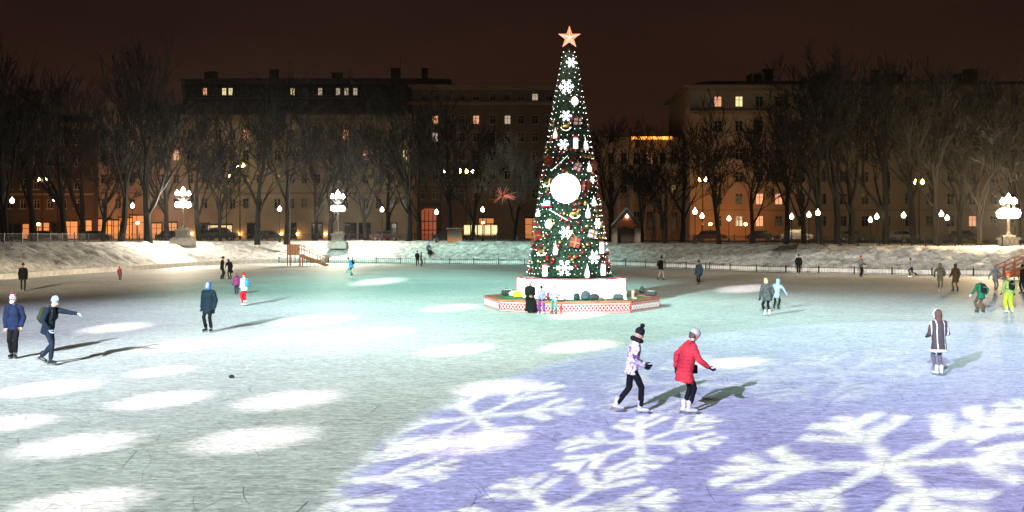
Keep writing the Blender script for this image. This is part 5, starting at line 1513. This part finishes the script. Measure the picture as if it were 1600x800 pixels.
# left back
person('person all in black standing at the far left edge', 36, 455, 1.72, -150, K_BLK, (K_CHAR, L_), B_BLK, ('beanie', K_BLK), .0, 0, None, None or ((.0, 0), (.0, .06)), None, .12, K_BLK, 1.12, vox_s=MV)
person('small child in maroon hooded coat near the left kerb', 187, 440, 1.15, -120, K_MAR, (K_BLK, L_), B_WHITE, None, .0, 0, None, ((.0, 0), (.0, .0)), None, .14, K_BLK, 1.2, 1.1, hood=(K_MAR,), vox_s=MV)
person('dark clad man leaning close to his companion, left of the couple', 347, 437, 1.80, -60, K_BLK, (K_CHAR, L_), B_BLK, ('beanie', K_BLK), .05, .06, None, ((.0, .05), (.0, -.05)), None, .10, K_BLK, 1.08, vox_s=MV)
t, inf = person('dark clad woman leaning on her companion, right of the couple', 359, 437, 1.66, 40, K_BLK, (K_BLK, T_), B_BLK, None, .12, -.10, None, ((.02, .0), (-.02, -.1)), ((.02, .05, -.52), (-.1, .2, -.35)), .25, K_BLK, 1.0, 1.1, hair=(HAIR_BR, .2), vox_s=MV, face_on=False)
hp = hand_point(t, inf, 1); q = MB(); q.ell((0, 0, -.14), .15, .07, .13); q.path([Vector((-.08, 0, -.05)), Vector((0, 0, .02)), Vector((.08, 0, -.05))], [.012] * 3, 5)
o = q.build('handbag', cloth('bag_taupe', (.10, .08, .07)), None, True); o.location = hp; tag(o, 'dark handbag hanging from the hand of the woman of the couple', 'handbag')
person('child in bright pink jacket and dark trousers walking in front of the red trousered skater', 370, 460, 1.22, 30, K_PINK, (cloth('plum', (.08, .03, .08)), 'baggy'), B_BLK, ('beanie', K_PINK), .1, 0, None, ((.0, .02), (.0, .02)), ((.14, .05, -.48), (-.14, .05, -.48)), .08, K_BLK, 1.2, vox_s=MV, scarf=K_MAR, face_on=False)
person('skater in red hat, white jacket and red trousers with a blue backpack', 382, 478, 1.62, 55, K_WHITE, (K_RED, 'baggy'), B_WHITE, ('beanie', K_RED), .04, 0, None, ((-.02, .0), (.02, .0)), ((-.05, .18, -.42), (.05, .18, -.42)), .06, K_BLK, 1.12, vox_s=MV, backpack=(K_BLUE, 'blue backpack on the skater with red trousers'))
t, inf = person('person in bright blue jacket bending forward right of the wooden stairs', 550, 432, 1.72, 75, K_BLUE, (K_JEAN, L_), B_BLK, ('beanie', K_BLK), .42, 0, .88, ((.0, .06), (.0, -.06)), ((.02, .16, -.48), (-.02, .2, -.46)), .06, K_BLK, 1.15, vox_s=MV, backpack=(K_BLK, 'black backpack on the person in the bright blue jacket'))
hp = hand_point(t, inf, -1); q = MB(); q.prism([(-.28, -.42), (.28, -.42), (.20, -.2), (.04, -.03), (-.04, -.03), (-.20, -.2)], -.1, .1)
o = vox(q.build('carrier_bag', cloth('bag_sage', (.14, .22, .20))), .03, 3); o.location = hp; tag(o, 'sagging grey green carrier bag in the hand of the person in blue', 'bag')
person('dark clad person standing at the foot of the bank in the middle', 652, 417, 1.78, -170, K_BLK, (K_BLK, L_), B_BLK, ('beanie', K_BLK), .02, 0, None, None or ((0, 0), (0, 0)), ((-.04, .1, -.5), (.04, .1, -.5)), .08, K_BLK, 1.0, vox_s=FV)
person('person in pale coat standing beside the dark clad one at the foot of the bank', 658, 416.5, 1.62, -100, K_OLIVE, (K_MAR, L_), B_BLK, None, .05, 0, None, ((0, 0), (0, 0)), None, .2, K_BLK, .95, hood=(K_OLIVE,), vox_s=FV)
def on_bank(px, py, d): return Vector(((px - 800) / F * d, d, HC - (py - HOR) * d / F))
person('person in black with pale hat crouching on the snow bank in the middle', 673, 402, 1.70, 160, K_BLK, (K_BLK, L_), B_BLK, ('beanie', K_LGREY), .45, 0, .52, ((.0, .26), (.0, .22)), ((.0, .3, -.3), (0, .3, -.3)), 0, K_BLK, 1.1, vox_s=FV, pos=on_bank(673, 403, 128))
person('person in dark coat climbing the snow bank behind the crouching one', 669, 398, 1.70, -20, K_BGREY, (K_BLK, L_), B_BLK, ('beanie', K_BLK), .3, 0, .78, ((.0, .2, .1), (.0, -.05)), None, .1, K_BLK, 1.0, vox_s=FV, pos=on_bank(669, 398, 129.6))
# on the platform
def seat(px, py, off=.0):
    p = P(px, py, PH); return Vector((p.x, p.y + off, 0))
SEATP = dict(hipz=.67, legs=((.03, .46, -.05), (-.03, .44, -.05)), group='people sitting on the platform edge')
t, _ = person('woman with long fair hair in a long black coat seated on the platform edge', 827, 470, 1.72, 186, K_BLK, (K_BLK, L_), B_BLK, ('beanie', K_LGREY), .08, 0, .67, ((.03, .44, -.04), (-.03, .44, -.04)), ((-.12, .25, -.34), (.10, .26, -.34)), 0, SKIN, 1.08, hair=(HAIR_BL, .30), vox_s=MV, skirt=K_BLK, group='people sitting on the platform edge', pos=seat(828, 470.5))
person('child in purple trousers and violet patterned jacket seated on the platform edge', 846, 470, 1.34, 178, K_VIOL, (K_PURP, 'baggy'), B_WHITE, ('beanie', K_BLK), .25, 0, .80, ((.06, .40, -.02), (-.06, .40, -.02)), ((-.05, .28, -.36), (.05, .28, -.36)), 0, K_BLK, 1.15, vox_s=MV, group='people sitting on the platform edge', pos=seat(846, 471))
person('child in pink and white striped jacket perched sideways on the platform edge', 866, 470, 1.36, 168, K_STRIPE, (K_TURQ, L_), B_BLK, ('beanie', K_STRIPE), .02, 0, .86, ((.04, .34, .03), (-.02, .40, -.02)), ((.05, .10, -.46), (-.03, .28, -.34)), .05, K_BLK, 1.15, vox_s=MV, group='people sitting on the platform edge', pos=seat(866, 470.5, -.62))
# right of the tree, back
person('man in black jacket and pale trousers walking behind the platform on the right', 1032, 438, 1.82, -60, K_BLK, (K_SAND, L_), B_BLK, ('pompom', K_BLK), .1, 0, None, ((.0, .22), (.0, -.2, .04)), None, .08, K_BLK, 1.1, vox_s=MV, backpack=(K_BLK, 'black backpack on the man in pale trousers'))
person('woman in blue grey coat standing alone right of the platform', 1092, 446, 1.72, 150, K_BGREY, (K_BLK, T_), B_BLK, ('beanie', K_BLK), .0, 0, None, ((-.04, 0), (.04, 0)), ((.08, 0, -.53), (-.06, .02, -.53)), .22, K_BLK, 1.02, vox_s=MV)
person('person all in black gliding along the fence on the right', 1248, 429, 1.78, 170, K_BLK, (K_BLK, L_), B_BLK, ('beanie', K_BLK), .05, 0, None, ((.02, .02), (.02, -.18, .05)), ((.08, -.02, -.5), (-.08, -.02, -.5)), .08, K_BLK, 1.05, vox_s=FV)
person('person with a red hat in dark trousers standing at the fence on the right', 1345, 433, 1.78, -150, K_GREY, (K_BLK, L_), B_BLK, ('beanie', K_RED), .0, 0, None, ((-.03, 0), (.03, 0)), ((.0, .2, -.35), (.0, .2, -.35)), .05, K_BLK, 1.0, vox_s=FV)
person('slim child in light jacket pushing off at the fence on the right', 1425, 432, 1.62, 75, K_LGREY, (K_DKNAVY, L_), B_BLK, ('beanie', K_BLK), .12, 0, .86, ((.0, .12), (.0, -.34, .08)), ((.06, -.1, -.5), (-.05, .25, -.4)), .0, K_BLK, .95, vox_s=FV, pitch=(0, -.4))
person('person in olive grey hooded coat, left of the two standing together on the right', 1469, 455, 1.74, 165, K_OLIVE, (cloth('ash', (.14, .12, .11)), T_), B_WHITE, None, .0, 0, None, ((.0, 0), (.0, 0)), ((.16, .02, -.42), (-.04, .16, -.40)), .22, K_BLK, 1.08, hood=(K_OLIVE,), vox_s=MV)
person('person in brown coat, right of the two standing together on the right', 1493, 456, 1.72, 8, K_BROWN, (cloth('brown_trouser', (.12, .075, .04)), T_), B_BLK, None, .02, 0, None, ((.06, 0), (-.06, 0)), ((.06, .02, -.52), (-.12, .12, -.42)), .28, K_BLK, 1.15, hood=(K_BROWN,), vox_s=MV, face_on=False)
person('woman in light grey hooded jumper holding her arms out near the right stairs', 1555, 459, 1.68, -170, K_LGREY, (K_GREY, T_), B_WHITE, None, .05, 0, None, ((.0, .08), (.0, -.08, .03)), ((.34, .1, -.40), (-.34, .1, -.40)), .04, K_LGREY, 1.0, hood=(K_LGREY,), vox_s=MV)
person('woman in green jacket and white hat skating away on the right', 1533, 489, 1.66, 12, K_GREEN, (K_BROWN, L_), B_BLK, ('beanie', K_WHITE), .10, .02, .86, ((.05, .0), (-.08, .03)), ((.18, .12, -.42), (-.25, .1, -.42)), .12, K_WHITE, 1.08, 1.05, vox_s=MV, face_on=False, backpack=(K_BLK, 'small black backpack on the woman in the green jacket'))
person('person in khaki jacket, neon yellow green trousers and orange beanie skating away', 1577, 489, 1.76, 5, K_KHAKI, (K_LIME, 'baggy'), B_WHITE, ('beanie', K_ORANGE), .08, 0, None, ((.04, .0), (-.04, .0)), ((.12, .05, -.50), (-.14, .05, -.48)), .02, K_BLK, 1.15, vox_s=MV, face_on=False, backpack=(K_BLK, 'black backpack on the skater in neon trousers'))
person('person in dark clothes half cut off by the right edge below the stairs', 1599, 459, 1.72, 100, K_BLK, (K_CHAR, L_), B_BLK, ('beanie', K_BLK), .05, 0, None, ((0, .05), (0, -.05)), None, .1, K_BLK, 1.05, vox_s=MV)
person('woman in grey fur jacket with fair hair skating arm in arm', 1199, 494, 1.72, 10, K_FUR, (K_BLK, L_), B_WHITE, None, .12, -.04, .88, ((.03, .06), (-.03, .0)), ((.10, .10, -.48), (-.16, .02, -.50)), .14, K_BLK, 1.22, 1.05, hair=(HAIR_BL, .12), vox_s=MV, face_on=False)
person('girl in pale blue hooded jacket skating beside the woman in grey fur', 1213, 484, 1.55, -30, K_LBLUE, (K_BLK, T_), B_BLK, None, .30, .05, .84, ((.0, .05), (.0, -.08)), ((.30, .15, -.36), (-.1, .15, -.45)), .16, K_LBLUE, 1.02, hood=(K_LBLUE,), vox_s=MV, face_on=False)

# ------------------------------------------------------------------ bake the unions into plain meshes
bpy.context.view_layer.update()
dg = bpy.context.evaluated_depsgraph_get()
def hash_(s_): return sum(ord(c_) * (i_ + 1) for i_, c_ in enumerate(s_)) % 97
new = [(o, bpy.data.meshes.new_from_object(o.evaluated_get(dg))) for o in VOX]
for o, me in new:
    if o.name.split('.')[0] in ('jacket', 'trousers', 'coat_skirt', 'hood', 'scarf', 'hair') and o.modifiers[0].voxel_size < .02:          # folds in the cloth
        sd = hash_(o.name); amp = .006 if o.name.startswith('trousers') else .010
        for v in me.vertices:
            q = v.co; g = noise.noise(Vector((q.x * 9 + sd, q.y * 9, q.z * 14))) + .6 * noise.noise(Vector((q.x * 22, q.y * 22 + sd, q.z * 30)))
            v.co = q + v.normal * amp * g
    o.modifiers.clear(); me.polygons.foreach_set('use_smooth', [True] * len(me.polygons)); o.data = me
